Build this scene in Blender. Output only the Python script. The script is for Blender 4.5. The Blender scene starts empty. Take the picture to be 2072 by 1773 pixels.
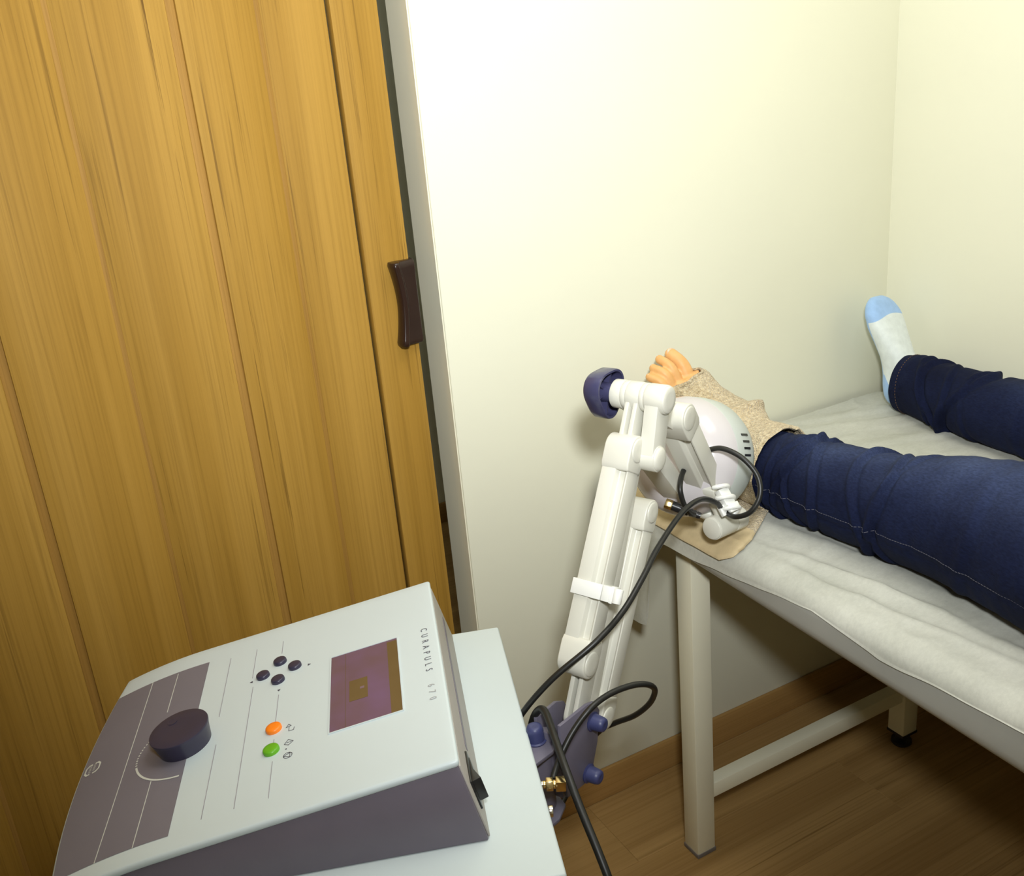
import bpy, bmesh, math, random
import numpy as np
from mathutils import Vector, Matrix, noise

random.seed(7)
scene = bpy.context.scene
COL = scene.collection
PI = math.pi

# ------------------------------------------------------------------ camera
FPX = 2000.0
YAW, PITCH, ROLL = [math.radians(v) for v in (27.05, 20.35, -5.31)]
_f0 = Vector((math.sin(YAW), math.cos(YAW), 0)); _r0 = Vector((math.cos(YAW), -math.sin(YAW), 0)); _u0 = Vector((0, 0, 1))
_fwd = _f0 * math.cos(PITCH) - _u0 * math.sin(PITCH)
_up = _u0 * math.cos(PITCH) + _f0 * math.sin(PITCH)
CR = _r0 * math.cos(ROLL) + _up * math.sin(ROLL)
CU = -_r0 * math.sin(ROLL) + _up * math.cos(ROLL)
cam_d = bpy.data.cameras.new('camera')
cam = bpy.data.objects.new('camera', cam_d); COL.objects.link(cam)
cam_d.sensor_fit = 'HORIZONTAL'; cam_d.sensor_width = 36.0
cam_d.lens = FPX / 2072.0 * 36.0; cam_d.clip_start = 0.02
mw = Matrix.Identity(4)
for i in range(3):
    mw[i][0], mw[i][1], mw[i][2] = CR[i], CU[i], -_fwd[i]
mw[0][3], mw[1][3], mw[2][3] = 0, 0, 1.55
cam.matrix_world = mw
scene.camera = cam

# ------------------------------------------------------------------ world, lights, exposure
w = bpy.data.worlds.new('world'); scene.world = w; w.use_nodes = True
w.node_tree.nodes['Background'].inputs[0].default_value = (0.9, 0.95, 1.0, 1)
w.node_tree.nodes['Background'].inputs[1].default_value = 0.05
vs = scene.view_settings
vs.view_transform = 'Standard'; vs.look = 'None'; vs.gamma = 1.0; vs.use_curve_mapping = False
vs.exposure = -0.08
def lamp(name, typ, loc, energy, color, target=None, **kw):
    d = bpy.data.lights.new(name, typ); d.energy = energy; d.color = color
    for k, v in kw.items(): setattr(d, k, v)
    o = bpy.data.objects.new(name, d); COL.objects.link(o); o.location = loc
    if target is not None:
        o.rotation_euler = (Vector(target) - Vector(loc)).to_track_quat('-Z', 'Y').to_euler()
    return o
# the photographer's flash gun, tilted up, and an unseen fill added under the ceiling
lamp('flash_lamp', 'SPOT', (0.07, -0.02, 1.76), 140, (0.95, 0.99, 1.0), (1.05, 1.55, 1.88), spot_size=math.radians(133), spot_blend=1.0, shadow_soft_size=0.06)
lamp('ceiling_fill', 'AREA', (0.85, 0.70, 2.46), 11, (0.985, 0.965, 0.90), (0.85, 0.70, 0), shape='RECTANGLE', size=0.8, size_y=0.8)
lamp('corridor_fill', 'POINT', (0.2, 2.35, 2.3), 5, (0.95, 1.0, 0.9), shadow_soft_size=0.15)  # added fill, brightens what shows through the door gap

# ------------------------------------------------------------------ materials
def srgb(r, g, b):
    f = lambda c: ((c / 255.0) / 12.92) if c <= 10 else (((c / 255.0) + 0.055) / 1.055) ** 2.4
    return (f(r), f(g), f(b), 1.0)
MATS = {}
class NT:
    def __init__(s, name):
        m = bpy.data.materials.new(name); m.use_nodes = True; s.m = m; s.t = m.node_tree
        s.b = s.t.nodes['Principled BSDF']; MATS[name] = m
    def n(s, typ, **kw):
        nd = s.t.nodes.new(typ)
        for k, v in kw.items():
            if k.startswith('i_'):
                key = k[2:]
                key = int(key) if key.isdigit() else key.replace('_', ' ')
                nd.inputs[key].default_value = v
            else: setattr(nd, k, v)
        return nd
    def l(s, a, ao, b, bi): s.t.links.new(a.outputs[ao], b.inputs[bi])
    def coord(s, scale, space='Object', rnd=False):
        tc = s.n('ShaderNodeTexCoord'); mp = s.n('ShaderNodeMapping'); mp.inputs['Scale'].default_value = scale
        s.l(tc, space, mp, 'Vector')
        if rnd:
            oi = s.n('ShaderNodeObjectInfo'); mu = s.n('ShaderNodeMath', operation='MULTIPLY'); mu.inputs[1].default_value = 37.0
            s.l(oi, 'Random', mu, 0); cx = s.n('ShaderNodeCombineXYZ'); s.l(mu, 0, cx, 0); s.l(mu, 0, cx, 1); s.l(mu, 0, cx, 2)
            s.l(cx, 0, mp, 'Location')
        return mp
    def noise(s, co, scale, detail=4, rough=0.55, dist=0.0):
        n = s.n('ShaderNodeTexNoise'); n.inputs['Scale'].default_value = scale; n.inputs['Detail'].default_value = detail
        n.inputs['Roughness'].default_value = rough; n.inputs['Distortion'].default_value = dist
        s.l(co, 'Vector', n, 'Vector'); return n
    def ramp(s, src, so, stops):
        r = s.n('ShaderNodeValToRGB'); e = r.color_ramp.elements
        while len(e) < len(stops): e.new(0.5)
        for el, (p, c) in zip(e, stops): el.position = p; el.color = c if len(c) == 4 else (*c, 1)
        s.l(src, so, r, 'Fac'); return r
    def mix(s, fac, a, b, mode='MIX'):
        m = s.n('ShaderNodeMix', data_type='RGBA', blend_type=mode)
        for i, v in ((0, fac), (6, a), (7, b)):
            if isinstance(v, tuple) and len(v) == 2: s.t.links.new(v[0].outputs[v[1]], m.inputs[i])
            else: m.inputs[i].default_value = v
        return m
    def bump(s, src, so, strength, dist):
        b = s.n('ShaderNodeBump'); b.inputs['Strength'].default_value = strength; b.inputs['Distance'].default_value = dist
        s.l(src, so, b, 'Height'); s.l(b, 'Normal', s.b, 'Normal'); return b
    def set(s, col=None, rough=0.5, metal=0.0, **kw):
        if col is not None: s.b.inputs['Base Color'].default_value = col
        s.b.inputs['Roughness'].default_value = rough; s.b.inputs['Metallic'].default_value = metal
        for k, v in kw.items(): s.b.inputs[k.replace('_', ' ')].default_value = v
        return s

def plain(name, col, rough=0.45, metal=0.0, var=0.06, nscale=30, bump=0.03, bdist=0.001, **kw):
    t = NT(name).set(None, rough, metal, **kw)
    co = t.coord((1, 1, 1)); n = t.noise(co, nscale, 3)
    d = tuple(c * (1 - var) for c in col[:3]) + (1,); l = tuple(min(1, c * (1 + var)) for c in col[:3]) + (1,)
    r = t.ramp(n, 'Fac', [(0.3, d), (0.7, l)]); t.l(r, 'Color', t.b, 'Base Color')
    if bump:
        n2 = t.noise(co, nscale * 12, 2); t.bump(n2, 'Fac', bump, bdist)
    return t.m
def wood(name, base, dark, light, along, freq, rough=0.4, rnd=True, streak=0.5):
    """long-grained board: broad pale bands, fine fibre lines and scattered dark pores drawn out along one axis"""
    t = NT(name).set(None, rough, Specular_IOR_Level=0.15)
    def stretched(f, ratio, detail, rough_=0.5, dist=0.0):
        sc = [f, f, f]; sc[along] = f * ratio
        return t.noise(t.coord(tuple(sc), rnd=rnd), 1.0, detail, rough_, dist)
    n1 = stretched(freq, 0.02, 2, 0.5, 0.2); r1 = t.ramp(n1, 'Fac', [(0.38, base), (0.62, light)])
    fib = stretched(freq * 14, 0.010, 3, 0.65); rf = t.ramp(fib, 'Fac', [(0.30, (0.80, 0.78, 0.74, 1)), (0.50, (1, 1, 1, 1)), (0.72, (1.10, 1.10, 1.12, 1))])
    m1 = t.mix(0.8, (r1, 'Color'), (rf, 'Color'), 'MULTIPLY')
    pore = stretched(freq * 9, 0.016, 3, 0.6); rp = t.ramp(pore, 'Fac', [(0.33, (1, 1, 1, 1)), (0.42, (0, 0, 0, 1))])
    zone = stretched(freq * 0.9, 0.05, 3, 0.6); rz = t.ramp(zone, 'Fac', [(0.44, (0, 0, 0, 1)), (0.66, (streak, streak, streak, 1))])
    mu = t.n('ShaderNodeMath', operation='MULTIPLY'); t.l(rp, 'Color', mu, 0); t.l(rz, 'Color', mu, 1)
    mx = t.mix((mu, 0), (m1, 2), dark); t.l(mx, 2, t.b, 'Base Color')
    t.bump(fib, 'Fac', 0.06, 0.0008)
    return t.m

m_wall = plain('wall_paint', (0.79, 0.775, 0.618, 1), 0.75, var=0.012, nscale=3, bump=0.10, bdist=0.002)
m_ceil = plain('ceiling_paint', (0.85, 0.84, 0.80, 1), 0.8, var=0.01, nscale=3)
m_jamb = plain('jamb_paint', (0.80, 0.765, 0.61, 1), 0.6, var=0.02, nscale=4, bump=0.05)
m_door = wood('door_wood', (0.335, 0.183, 0.029, 1), (0.11, 0.052, 0.008, 1), (0.392, 0.222, 0.042, 1), 2, 16, 0.6, streak=0.9)
m_hinge = wood('door_hinge_strip', (0.30, 0.158, 0.032, 1), (0.13, 0.06, 0.011, 1), (0.36, 0.195, 0.044, 1), 2, 22, 0.6)
m_floor = wood('floor_laminate', (0.335, 0.198, 0.070, 1), (0.16, 0.085, 0.026, 1), (0.41, 0.252, 0.095, 1), 0, 11, 0.5, streak=0.6)
m_base = wood('baseboard_wood', (0.36, 0.20, 0.066, 1), (0.2, 0.1, 0.03, 1), (0.44, 0.26, 0.09, 1), 0, 14, 0.45)
m_brown = plain('brown_plastic', srgb(42, 25, 19), 0.28, var=0.08)
m_couch = plain('couch_enamel', (0.82, 0.785, 0.61, 1), 0.38, var=0.02, nscale=8, bump=0.02)
m_vinyl = plain('grey_vinyl', (0.42, 0.42, 0.385, 1), 0.4, var=0.03, nscale=14, bump=0.08)
m_black = plain('black_rubber', (0.012, 0.012, 0.011, 1), 0.42, var=0.1)
m_dark = plain('black_plastic', (0.014, 0.014, 0.015, 1), 0.3, var=0.05)
m_capgrey = plain('grey_cap', (0.18, 0.16, 0.15, 1), 0.5)
m_console = plain('console_white', (0.595, 0.668, 0.69, 1), 0.35, var=0.01, nscale=6, bump=0.03, bdist=0.0004)
m_cart = plain('cart_white', (0.60, 0.672, 0.685, 1), 0.42, var=0.012, nscale=6, bump=0.03, bdist=0.0004)
m_purple = plain('grey_purple_plastic', (0.155, 0.135, 0.17, 1), 0.42, var=0.03, nscale=20, bump=0.05, bdist=0.0005)
m_print = plain('grey_purple_print', (0.185, 0.170, 0.205, 1), 0.45, var=0.02, nscale=12, bump=0.02)
m_warmgrey = plain('warm_grey_panel', (0.42, 0.39, 0.36, 1), 0.5, var=0.02)
m_line = plain('print_line_grey', (0.33, 0.32, 0.36, 1), 0.5)
m_white = plain('print_white', (0.62, 0.63, 0.58, 1), 0.5)
m_txt = plain('print_dark', (0.075, 0.07, 0.095, 1), 0.5)
m_txt2 = plain('print_pale', (0.36, 0.36, 0.37, 1), 0.5)
m_navy = plain('navy_plastic', (0.034, 0.030, 0.060, 1), 0.34, var=0.05)
m_blue = plain('blue_violet_plastic', (0.048, 0.047, 0.105, 1), 0.25, var=0.05)
m_bolt = plain('blue_bolt_cap', (0.045, 0.052, 0.145, 1), 0.4, var=0.05)
m_orange = plain('orange_button', (1.0, 0.24, 0.012, 1), 0.35, var=0.02)
m_green = plain('green_button', (0.13, 0.42, 0.015, 1), 0.35, var=0.02)
m_arm = plain('arm_white_plastic', (0.66, 0.645, 0.565, 1), 0.36, var=0.012, nscale=12, bump=0.03, bdist=0.0004)
m_clip = plain('clip_white', (0.80, 0.80, 0.76, 1), 0.4, var=0.01)
m_lilac = plain('head_pearl_shell', (0.58, 0.545, 0.555, 1), 0.16, var=0.01, nscale=12, bump=0.01)
m_headgrey = plain('head_grey_shell', (0.53, 0.565, 0.535, 1), 0.4, var=0.015, nscale=12, bump=0.03, bdist=0.0004)
m_steel = plain('bracket_paint', (0.150, 0.138, 0.188, 1), 0.45, var=0.03)
m_brass = plain('brass', (0.78, 0.60, 0.30, 1), 0.22, 1.0, var=0.05)
m_nickel = plain('nickel', (0.75, 0.72, 0.66, 1), 0.2, 1.0, var=0.05)
m_shirt = plain('shirt_cotton', (0.55, 0.55, 0.53, 1), 0.9, var=0.05)
m_hair = plain('hair_brown', (0.05, 0.028, 0.014, 1), 0.5, var=0.3, nscale=80)

def skin_mat():
    t = NT('skin').set(None, 0.5, Subsurface_Weight=0.15)
    t.b.inputs['Subsurface Radius'].default_value = (0.012, 0.005, 0.003)
    co = t.coord((1, 1, 1)); n = t.noise(co, 45, 3)
    r = t.ramp(n, 'Fac', [(0.35, (0.72, 0.385, 0.135, 1)), (0.7, (0.80, 0.45, 0.175, 1))]); t.l(r, 'Color', t.b, 'Base Color')
    n2 = t.noise(co, 320, 2); t.bump(n2, 'Fac', 0.08, 0.0006)
    return t.m
m_skin = skin_mat()
m_nail = plain('toenail', (0.80, 0.50, 0.33, 1), 0.25, var=0.02)

def denim_mat():
    t = NT('denim').set(None, 0.9, Sheen_Weight=0.0, Specular_IOR_Level=0.15)
    t.b.inputs['Sheen Roughness'].default_value = 0.5; t.b.inputs['Sheen Tint'].default_value = (0.5, 0.6, 1, 1)
    co = t.coord((1, 1, 1)); big = t.noise(co, 7, 3, 0.5); fine = t.noise(t.coord((420, 130, 420)), 1.0, 2)
    r = t.ramp(big, 'Fac', [(0.3, (0.0035, 0.0055, 0.022, 1)), (0.72, (0.0085, 0.0135, 0.044, 1))])
    # rubbed, paler front of the legs, with top highlights painted into the colour
    at = t.n('ShaderNodeAttribute', attribute_name='wear_highlight'); 
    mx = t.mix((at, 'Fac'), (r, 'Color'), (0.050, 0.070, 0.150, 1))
    fr = t.ramp(fine, 'Fac', [(0.3, (0.72, 0.72, 0.72, 1)), (0.7, (1.25, 1.25, 1.25, 1))])
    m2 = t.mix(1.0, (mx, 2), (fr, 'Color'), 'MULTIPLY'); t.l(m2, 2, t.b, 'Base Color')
    t.bump(fine, 'Fac', 0.25, 0.0006); return t.m
m_denim = denim_mat()
m_stitch = plain('stitch_thread', (0.075, 0.075, 0.10, 1), 0.8)
m_stitch2 = plain('hem_thread', (0.11, 0.06, 0.03, 1), 0.8)

def towel_mat():
    t = NT('terry').set(None, 0.95, Sheen_Weight=0.35)
    co = t.coord((1, 1, 1)); n = t.noise(co, 190, 4, 0.65); b = t.noise(co, 14, 2)
    r = t.ramp(n, 'Fac', [(0.33, (0.44, 0.325, 0.175, 1)), (0.55, (0.66, 0.53, 0.325, 1)), (0.75, (0.80, 0.69, 0.46, 1))])
    t.l(r, 'Color', t.b, 'Base Color'); v = t.n('ShaderNodeTexVoronoi'); v.inputs['Scale'].default_value = 330; t.l(co, 'Vector', v, 'Vector')
    ad = t.n('ShaderNodeMath', operation='ADD'); t.l(n, 'Fac', ad, 0); t.l(v, 'Distance', ad, 1)
    t.bump(ad, 0, 0.9, 0.004); return t.m
m_towel = towel_mat()
m_towelband = plain('towel_band', (0.58, 0.46, 0.27, 1), 0.9, var=0.08, nscale=60, bump=0.2)

def paper_mat():
    t = NT('couch_paper').set(None, 0.8)
    co = t.coord((1, 1, 1)); a = t.noise(t.coord((110, 150, 110)), 1.0, 5, 0.75); b = t.noise(co, 5, 3)
    r = t.ramp(b, 'Fac', [(0.3, (0.44, 0.445, 0.39, 1)), (0.7, (0.58, 0.58, 0.52, 1))])
    rf = t.ramp(a, 'Fac', [(0.35, (0.93, 0.93, 0.93, 1)), (0.65, (1.05, 1.05, 1.05, 1))])
    m = t.mix(1.0, (r, 'Color'), (rf, 'Color'), 'MULTIPLY'); t.l(m, 2, t.b, 'Base Color')
    n2 = t.noise(co, 120, 5, 0.65); t.bump(n2, 'Fac', 0.16, 0.002)
    t.b.inputs['Transmission Weight'].default_value = 0.0
    return t.m
m_paper = paper_mat()

def sock_mat():
    t = NT('sock_knit').set(None, 0.9, Sheen_Weight=0.2)
    at = t.n('ShaderNodeAttribute', attribute_name='zone')
    r = t.ramp(at, 'Fac', [(0.45, (0.72, 0.77, 0.75, 1)), (0.55, (0.33, 0.51, 0.80, 1))])
    co = t.coord((1, 1, 1)); n = t.noise(co, 60, 3); fr = t.ramp(n, 'Fac', [(0.3, (0.92, 0.92, 0.92, 1)), (0.7, (1.05, 1.05, 1.05, 1))])
    m = t.mix(1.0, (r, 'Color'), (fr, 'Color'), 'MULTIPLY'); t.l(m, 2, t.b, 'Base Color')
    n2 = t.noise(co, 500, 2); t.bump(n2, 'Fac', 0.3, 0.0008); return t.m
m_sock = sock_mat()

def screen_mat(name, c0, c1, em):
    t = NT(name).set(None, 0.12); co = t.coord((1, 1, 1)); n = t.noise(co, 16, 2)
    r = t.ramp(n, 'Fac', [(0.3, c0), (0.7, c1)]); t.l(r, 'Color', t.b, 'Base Color'); t.l(r, 'Color', t.b, 'Emission Color')
    t.b.inputs['Emission Strength'].default_value = em; return t.m
m_scr = screen_mat('lcd_purple', (0.115, 0.065, 0.082, 1), (0.135, 0.075, 0.135, 1), 0.25)
m_scr2 = screen_mat('lcd_olive', (0.105, 0.068, 0.028, 1), (0.12, 0.080, 0.034, 1), 0.25)
m_scr3 = screen_mat('lcd_mark', (0.16, 0.10, 0.115, 1), (0.17, 0.11, 0.13, 1), 0.25)

# ------------------------------------------------------------------ mesh helpers
V = Vector
ORG = {}
def origin(o):
    return ORG.get(o.name, V((0, 0, 0))) if o else V((0, 0, 0))
def put(name, me, mat, parent=None, base=None):
    o = bpy.data.objects.new(name, me); COL.objects.link(o)
    off = origin(parent) if parent else (V(base) if base is not None else V((0, 0, 0)))
    if off.length: me.transform(Matrix.Translation(-off))
    if parent: o.parent = parent
    else: o.location = off
    ORG[o.name] = off
    for m in (mat if isinstance(mat, (list, tuple)) else [mat]): me.materials.append(m)
    return o
def obj(name, bm, mat, parent=None, base=None, bevel=0.0, seg=2, smooth=True, ang=35, bang=40):
    bmesh.ops.recalc_face_normals(bm, faces=bm.faces)
    if bevel > 0:
        es = [e for e in bm.edges if len(e.link_faces) == 2 and e.calc_face_angle(0) > math.radians(bang)]
        if es: bmesh.ops.bevel(bm, geom=es, offset=bevel, segments=seg, profile=0.5, affect='EDGES', clamp_overlap=True)
    me = bpy.data.meshes.new(name); bm.to_mesh(me); bm.free()
    if smooth:
        me.polygons.foreach_set('use_smooth', [True] * len(me.polygons)); me.set_sharp_from_angle(angle=math.radians(ang))
    return put(name, me, mat, parent, base)
def thing(name, loc, label, cat, group=None):
    o = bpy.data.objects.new(name, None); COL.objects.link(o); o.location = loc; o.empty_display_size = 0.05
    ORG[o.name] = V(loc); tag(o, label, cat, group); return o
def tag(o, label=None, cat=None, group=None, kind=None):
    for k, v in (('label', label), ('category', cat), ('group', group), ('kind', kind)):
        if v: o[k] = v
    return o
def box(bm, c, size, ax=None):
    c = V(c); ax = ax or (V((1, 0, 0)), V((0, 1, 0)), V((0, 0, 1)))
    vs_ = [bm.verts.new(c + ax[0] * (sx * size[0] / 2) + ax[1] * (sy * size[1] / 2) + ax[2] * (sz * size[2] / 2)) for sx in (-1, 1) for sy in (-1, 1) for sz in (-1, 1)]
    for f in ((0, 1, 3, 2), (4, 6, 7, 5), (0, 4, 5, 1), (2, 3, 7, 6), (0, 2, 6, 4), (1, 5, 7, 3)): bm.faces.new([vs_[i] for i in f])
def bbox(bm, lo, hi): box(bm, [(a + b) / 2 for a, b in zip(lo, hi)], [b - a for a, b in zip(lo, hi)])
def loft(bm, rings, closed=True, cap0=True, cap1=True):
    rv = [[bm.verts.new(p) for p in r] for r in rings]; n = len(rv[0])
    for a, b in zip(rv, rv[1:]):
        for i in range(n if closed else n - 1):
            j = (i + 1) % n; bm.faces.new((a[i], a[j], b[j], b[i]))
    if cap0: bm.faces.new(list(reversed(rv[0])))
    if cap1: bm.faces.new(rv[-1])
    return rv
def frame(d):
    d = V(d).normalized(); u = d.cross(V((0, 0, 1)) if abs(d.z) < 0.95 else V((1, 0, 0))).normalized(); return u, u.cross(d).normalized()
def circ(c, u, v, ru, rv=None, n=24):
    rv = ru if rv is None else rv; return [V(c) + u * (ru * math.cos(2 * PI * i / n)) + v * (rv * math.sin(2 * PI * i / n)) for i in range(n)]
def cyl(bm, p0, p1, r0, r1=None, n=28):
    p0, p1 = V(p0), V(p1); u, v = frame(p1 - p0); r1 = r0 if r1 is None else r1
    loft(bm, [circ(p0, u, v, r0, n=n), circ(p1, u, v, r1, n=n)])
def lathe(bm, p, d, prof, n=48):
    d = V(d).normalized(); u, v = frame(d)
    loft(bm, [circ(V(p) + d * s, u, v, max(r, 1e-4), n=n) for s, r in prof])
def smoothpath(pts, k=8):
    pts = [V(p) for p in pts]; out = []
    for i in range(len(pts) - 1):
        p0 = pts[max(i - 1, 0)]; p1 = pts[i]; p2 = pts[i + 1]; p3 = pts[min(i + 2, len(pts) - 1)]
        for j in range(k):
            t = j / k; out.append(0.5 * ((2 * p1) + (p2 - p0) * t + (2 * p0 - 5 * p1 + 4 * p2 - p3) * t * t + (3 * p1 - p0 - 3 * p2 + p3) * t ** 3))
    out.append(pts[-1]); return out
def tube(bm, pts, r, n=10, k=8):
    P = smoothpath(pts, k) if k else [V(p) for p in pts]
    t0 = (P[1] - P[0]).normalized(); u, v = frame(t0); rings = []
    for i, p in enumerate(P):
        t = (P[min(i + 1, len(P) - 1)] - P[max(i - 1, 0)]).normalized()
        q = t0.rotation_difference(t); u = q @ u; v = q @ v; t0 = t
        rr = r(i / (len(P) - 1)) if callable(r) else r
        rings.append(circ(p, u, v, rr, n=n))
    loft(bm, rings)
def prism(bm, poly, P, d0, d1):
    """poly: 2D points, P(x, y, o) -> world"""
    loft(bm, [[P(x, y, d0) for x, y in poly], [P(x, y, d1) for x, y in poly]])
def nz(x, y, z=0.0): return noise.noise(V((x, y, z)))
def gauss(x, w): return math.exp(-(x / w) ** 2)
def interp(x, xs, ys): return float(np.interp(x, xs, ys))

# ------------------------------------------------------------------ the room
WY, WR, WT = 1.55, 1.775, 0.088      # back wall plane, right wall plane, wall thickness
ZC = 2.5
XL, YF, YC = -2.3, -1.8, 3.12        # left wall, front wall, corridor wall
DX0, DX1, DZ = -0.62, 0.680, 2.06    # door opening
bm = bmesh.new()
bbox(bm, (DX1, WY, 0), (WR + 0.1, WY + WT, ZC)); bbox(bm, (XL - 0.1, WY, 0), (DX0, WY + WT, ZC)); bbox(bm, (DX0, WY, DZ), (DX1, WY + WT, ZC))
tag(obj('wall_back', bm, m_wall, bevel=0.003), 'cream painted wall behind the couch with the door opening', kind='structure')
bm = bmesh.new(); bbox(bm, (WR, YF, 0), (WR + 0.1, WY, ZC)); tag(obj('wall_right', bm, m_wall), 'cream painted side wall along the couch', kind='structure')
bm = bmesh.new(); bbox(bm, (XL - 0.1, YF, 0), (XL, WY, ZC)); tag(obj('wall_left', bm, m_wall), 'cream painted wall on the left', kind='structure')
bm = bmesh.new(); bbox(bm, (XL - 0.1, YF - 0.1, 0), (WR + 0.1, YF, ZC)); tag(obj('wall_front', bm, m_wall), 'cream painted wall behind the viewer', kind='structure')
bm = bmesh.new(); bbox(bm, (XL - 0.1, YC, 0), (WR + 0.6, YC + 0.1, ZC)); tag(obj('wall_corridor', bm, m_wall), 'dim wall of the corridor seen past the folding door', kind='structure')
bm = bmesh.new(); bbox(bm, (WR + 0.5, WY + WT, 0), (WR + 0.6, YC, ZC)); bbox(bm, (XL - 0.2, WY + WT, 0), (XL - 0.1, YC, ZC)); tag(obj('wall_corridor_end', bm, m_wall), 'end walls of the corridor', kind='structure')
bm = bmesh.new(); bbox(bm, (XL - 0.1, YF - 0.1, ZC), (WR + 0.6, YC + 0.1, ZC + 0.05)); tag(obj('ceiling', bm, m_ceil), 'white ceiling', kind='structure')
# jamb lining on the end of the wall
bm = bmesh.new(); bbox(bm, (DX1 - 0.002, WY + 0.003, 0), (DX1 + 0.0005, WY + WT - 0.002, DZ)); tag(obj('trim_1', bm, m_jamb), 'greyish painted door jamb', kind='structure')
# floor: substrate and laminate planks running along the back wall
bm = bmesh.new(); bbox(bm, (XL - 0.1, YF - 0.1, -0.06), (WR + 0.6, YC + 0.1, -0.012))
floor = tag(obj('floor', bm, m_floor), 'brown wood-look laminate floor', kind='structure')
PW, PL = 0.192, 1.285
plank_me = None; row = 0
y = WY - 0.012 - PW * 9
rows = []
while y < YC:
    rows.append(y); y += PW
for ri, y0 in enumerate(rows):
    x0 = XL - 0.1 - ((ri * 0.43) % 1.0) * PL
    while x0 < WR + 0.55:
        if y0 > WY + 0.2 and (x0 + PL < 0.2): x0 += PL; continue
        if plank_me is None:
            bm = bmesh.new(); box(bm, (0, 0, 0), (PL - 0.0003, PW - 0.0003, 0.012))
            o = obj('plank', bm, m_floor, floor, bevel=0.0005, seg=1); plank_me = o.data
        else:
            o = bpy.data.objects.new('plank', plank_me); COL.objects.link(o); o.parent = floor
        o.location = (x0 + PL / 2, y0 + PW / 2, -0.006); x0 += PL
def baseboard(name, lo, hi, label):
    bm = bmesh.new(); bbox(bm, lo, hi); tag(obj(name, bm, m_base, bevel=0.003), label, kind='structure')
baseboard('baseboard_back', (DX1 + 0.002, WY - 0.011, 0), (WR, WY - 0.0005, 0.078), 'brown wooden baseboard along the wall behind the couch')
baseboard('baseboard_right', (WR - 0.012, YF, 0), (WR - 0.0005, WY - 0.013, 0.078), 'brown wooden baseboard along the side wall')
baseboard('baseboard_corridor', (XL, YC - 0.012, 0), (WR + 0.5, YC - 0.0005, 0.078), 'brown wooden baseboard in the corridor')

# folding door: panels hinged in a slight zigzag, lead post with the pull
DY = 1.592
door = thing('door_1', (0, DY, 0), None, None); tag(door, 'golden wood-look folding accordion door', kind='structure')
folds = [(-0.60, 0.0), (-0.517, 0.006), (-0.347, -0.006), (-0.178, 0.006), (-0.008, -0.006), (0.160, 0.006), (0.325, -0.006), (0.452, 0.004), (0.559, 0.0)]
ZT = 2.05
for i in range(len(folds) - 1):
    (xa, da), (xb, db) = folds[i], folds[i + 1]
    ga = 0.0065 if da < -0.005 else 0.0035; gb = 0.0065 if db < -0.005 else (0.0035 if db > 0 else 0.0012)
    A = V((xa + ga, DY + da, 0)); B = V((xb - gb, DY + db, 0)); d = (B - A).normalized(); nrm = V((d.y, -d.x, 0))
    bm = bmesh.new(); box(bm, (A + B) / 2 + V((0, 0, ZT / 2 + 0.004)), ((B - A).length, 0.010, ZT - 0.008), (d, nrm, V((0, 0, 1))))
    obj('panel', bm, m_door, door, bevel=0.0022)
    if i > 0:   # flexible hinge strip in the fold
        bm = bmesh.new(); wv = 0.017 if da < -0.005 else 0.010
        box(bm, (xa, DY + da + (0.0035 if da < -0.005 else -0.0012), ZT / 2 + 0.004), (wv, 0.006, ZT - 0.01)); obj('hinge_strip', bm, m_hinge, door, bevel=0.0012)
bm = bmesh.new(); bbox(bm, (0.562, DY - 0.012, 0.004), (0.6415, DY + 0.010, ZT)); obj('lead_post', bm, m_door, door, bevel=0.003)
# pull handle: a curved grip on the post, flared ends
bm = bmesh.new(); rings = []
for k in range(25):
    t = k / 24; z = 1.118 + 0.146 * t; e = abs(2 * t - 1)
    bow = 0.008 + 0.012 * (1 - e ** 2)
    xl = 0.598 + 0.0105 * (1 - e ** 1.8); xr = 0.6475
    yo = DY - 0.012; prt = 0.030 - 0.008 * (1 - e ** 2)
    if k in (0, 24): prt *= 0.86; xl += 0.0025; xr -= 0.002
    rings.append([V((xl, yo - prt + 0.006, z)), V((xl + 0.004, yo - prt, z)), V((xl + 0.012, yo - prt, z)), V((xl + 0.017, yo - prt * 0.55, z)),
                  V((xr - 0.002, yo - prt * 0.42, z)), V((xr + 0.001, yo - 0.004, z)), V((xr + 0.001, yo + 0.012, z)), V((xl + 0.006, yo + 0.001, z)), V((xl, yo - 0.002, z))])
loft(bm, rings); h = obj('handle', bm, m_brown, door, bevel=0.0012, ang=50, bang=50); h['label'] = 'dark brown curved pull handle'

# ------------------------------------------------------------------ treatment couch
couch = thing('treatment_couch', (1.36, 0.55, 0), 'cream metal treatment couch with grey padded top against the wall', 'couch')
MX0, MX1, MY0, MY1, MZ0, MZ1 = 0.960, 1.765, -0.45, 1.538, 0.675, 0.775
bm = bmesh.new(); loft(bm, [[V((MX0, y, zb)), V((MX1, y, zb)), V((MX1, y, MZ1)), V((MX0, y, MZ1))] for y, zb in ((MY0, MZ0), (0.5, MZ0), (MY1, MZ0 + 0.042))])   # thinner towards the foot end
mt = obj('mattress', bm, m_vinyl, couch, bevel=0.034, seg=6, ang=60); mt['label'] = 'grey vinyl padded top'
LEG = 0.045
def leg(x, y, zb):
    bm = bmesh.new(); bbox(bm, (x, y, zb), (x + LEG, y + LEG, 0.6745 if y < 0 else 0.7040)); lg = obj('leg', bm, m_couch, couch, bevel=0.003); return lg
l1 = leg(0.994, 1.283, 0.006)
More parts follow.
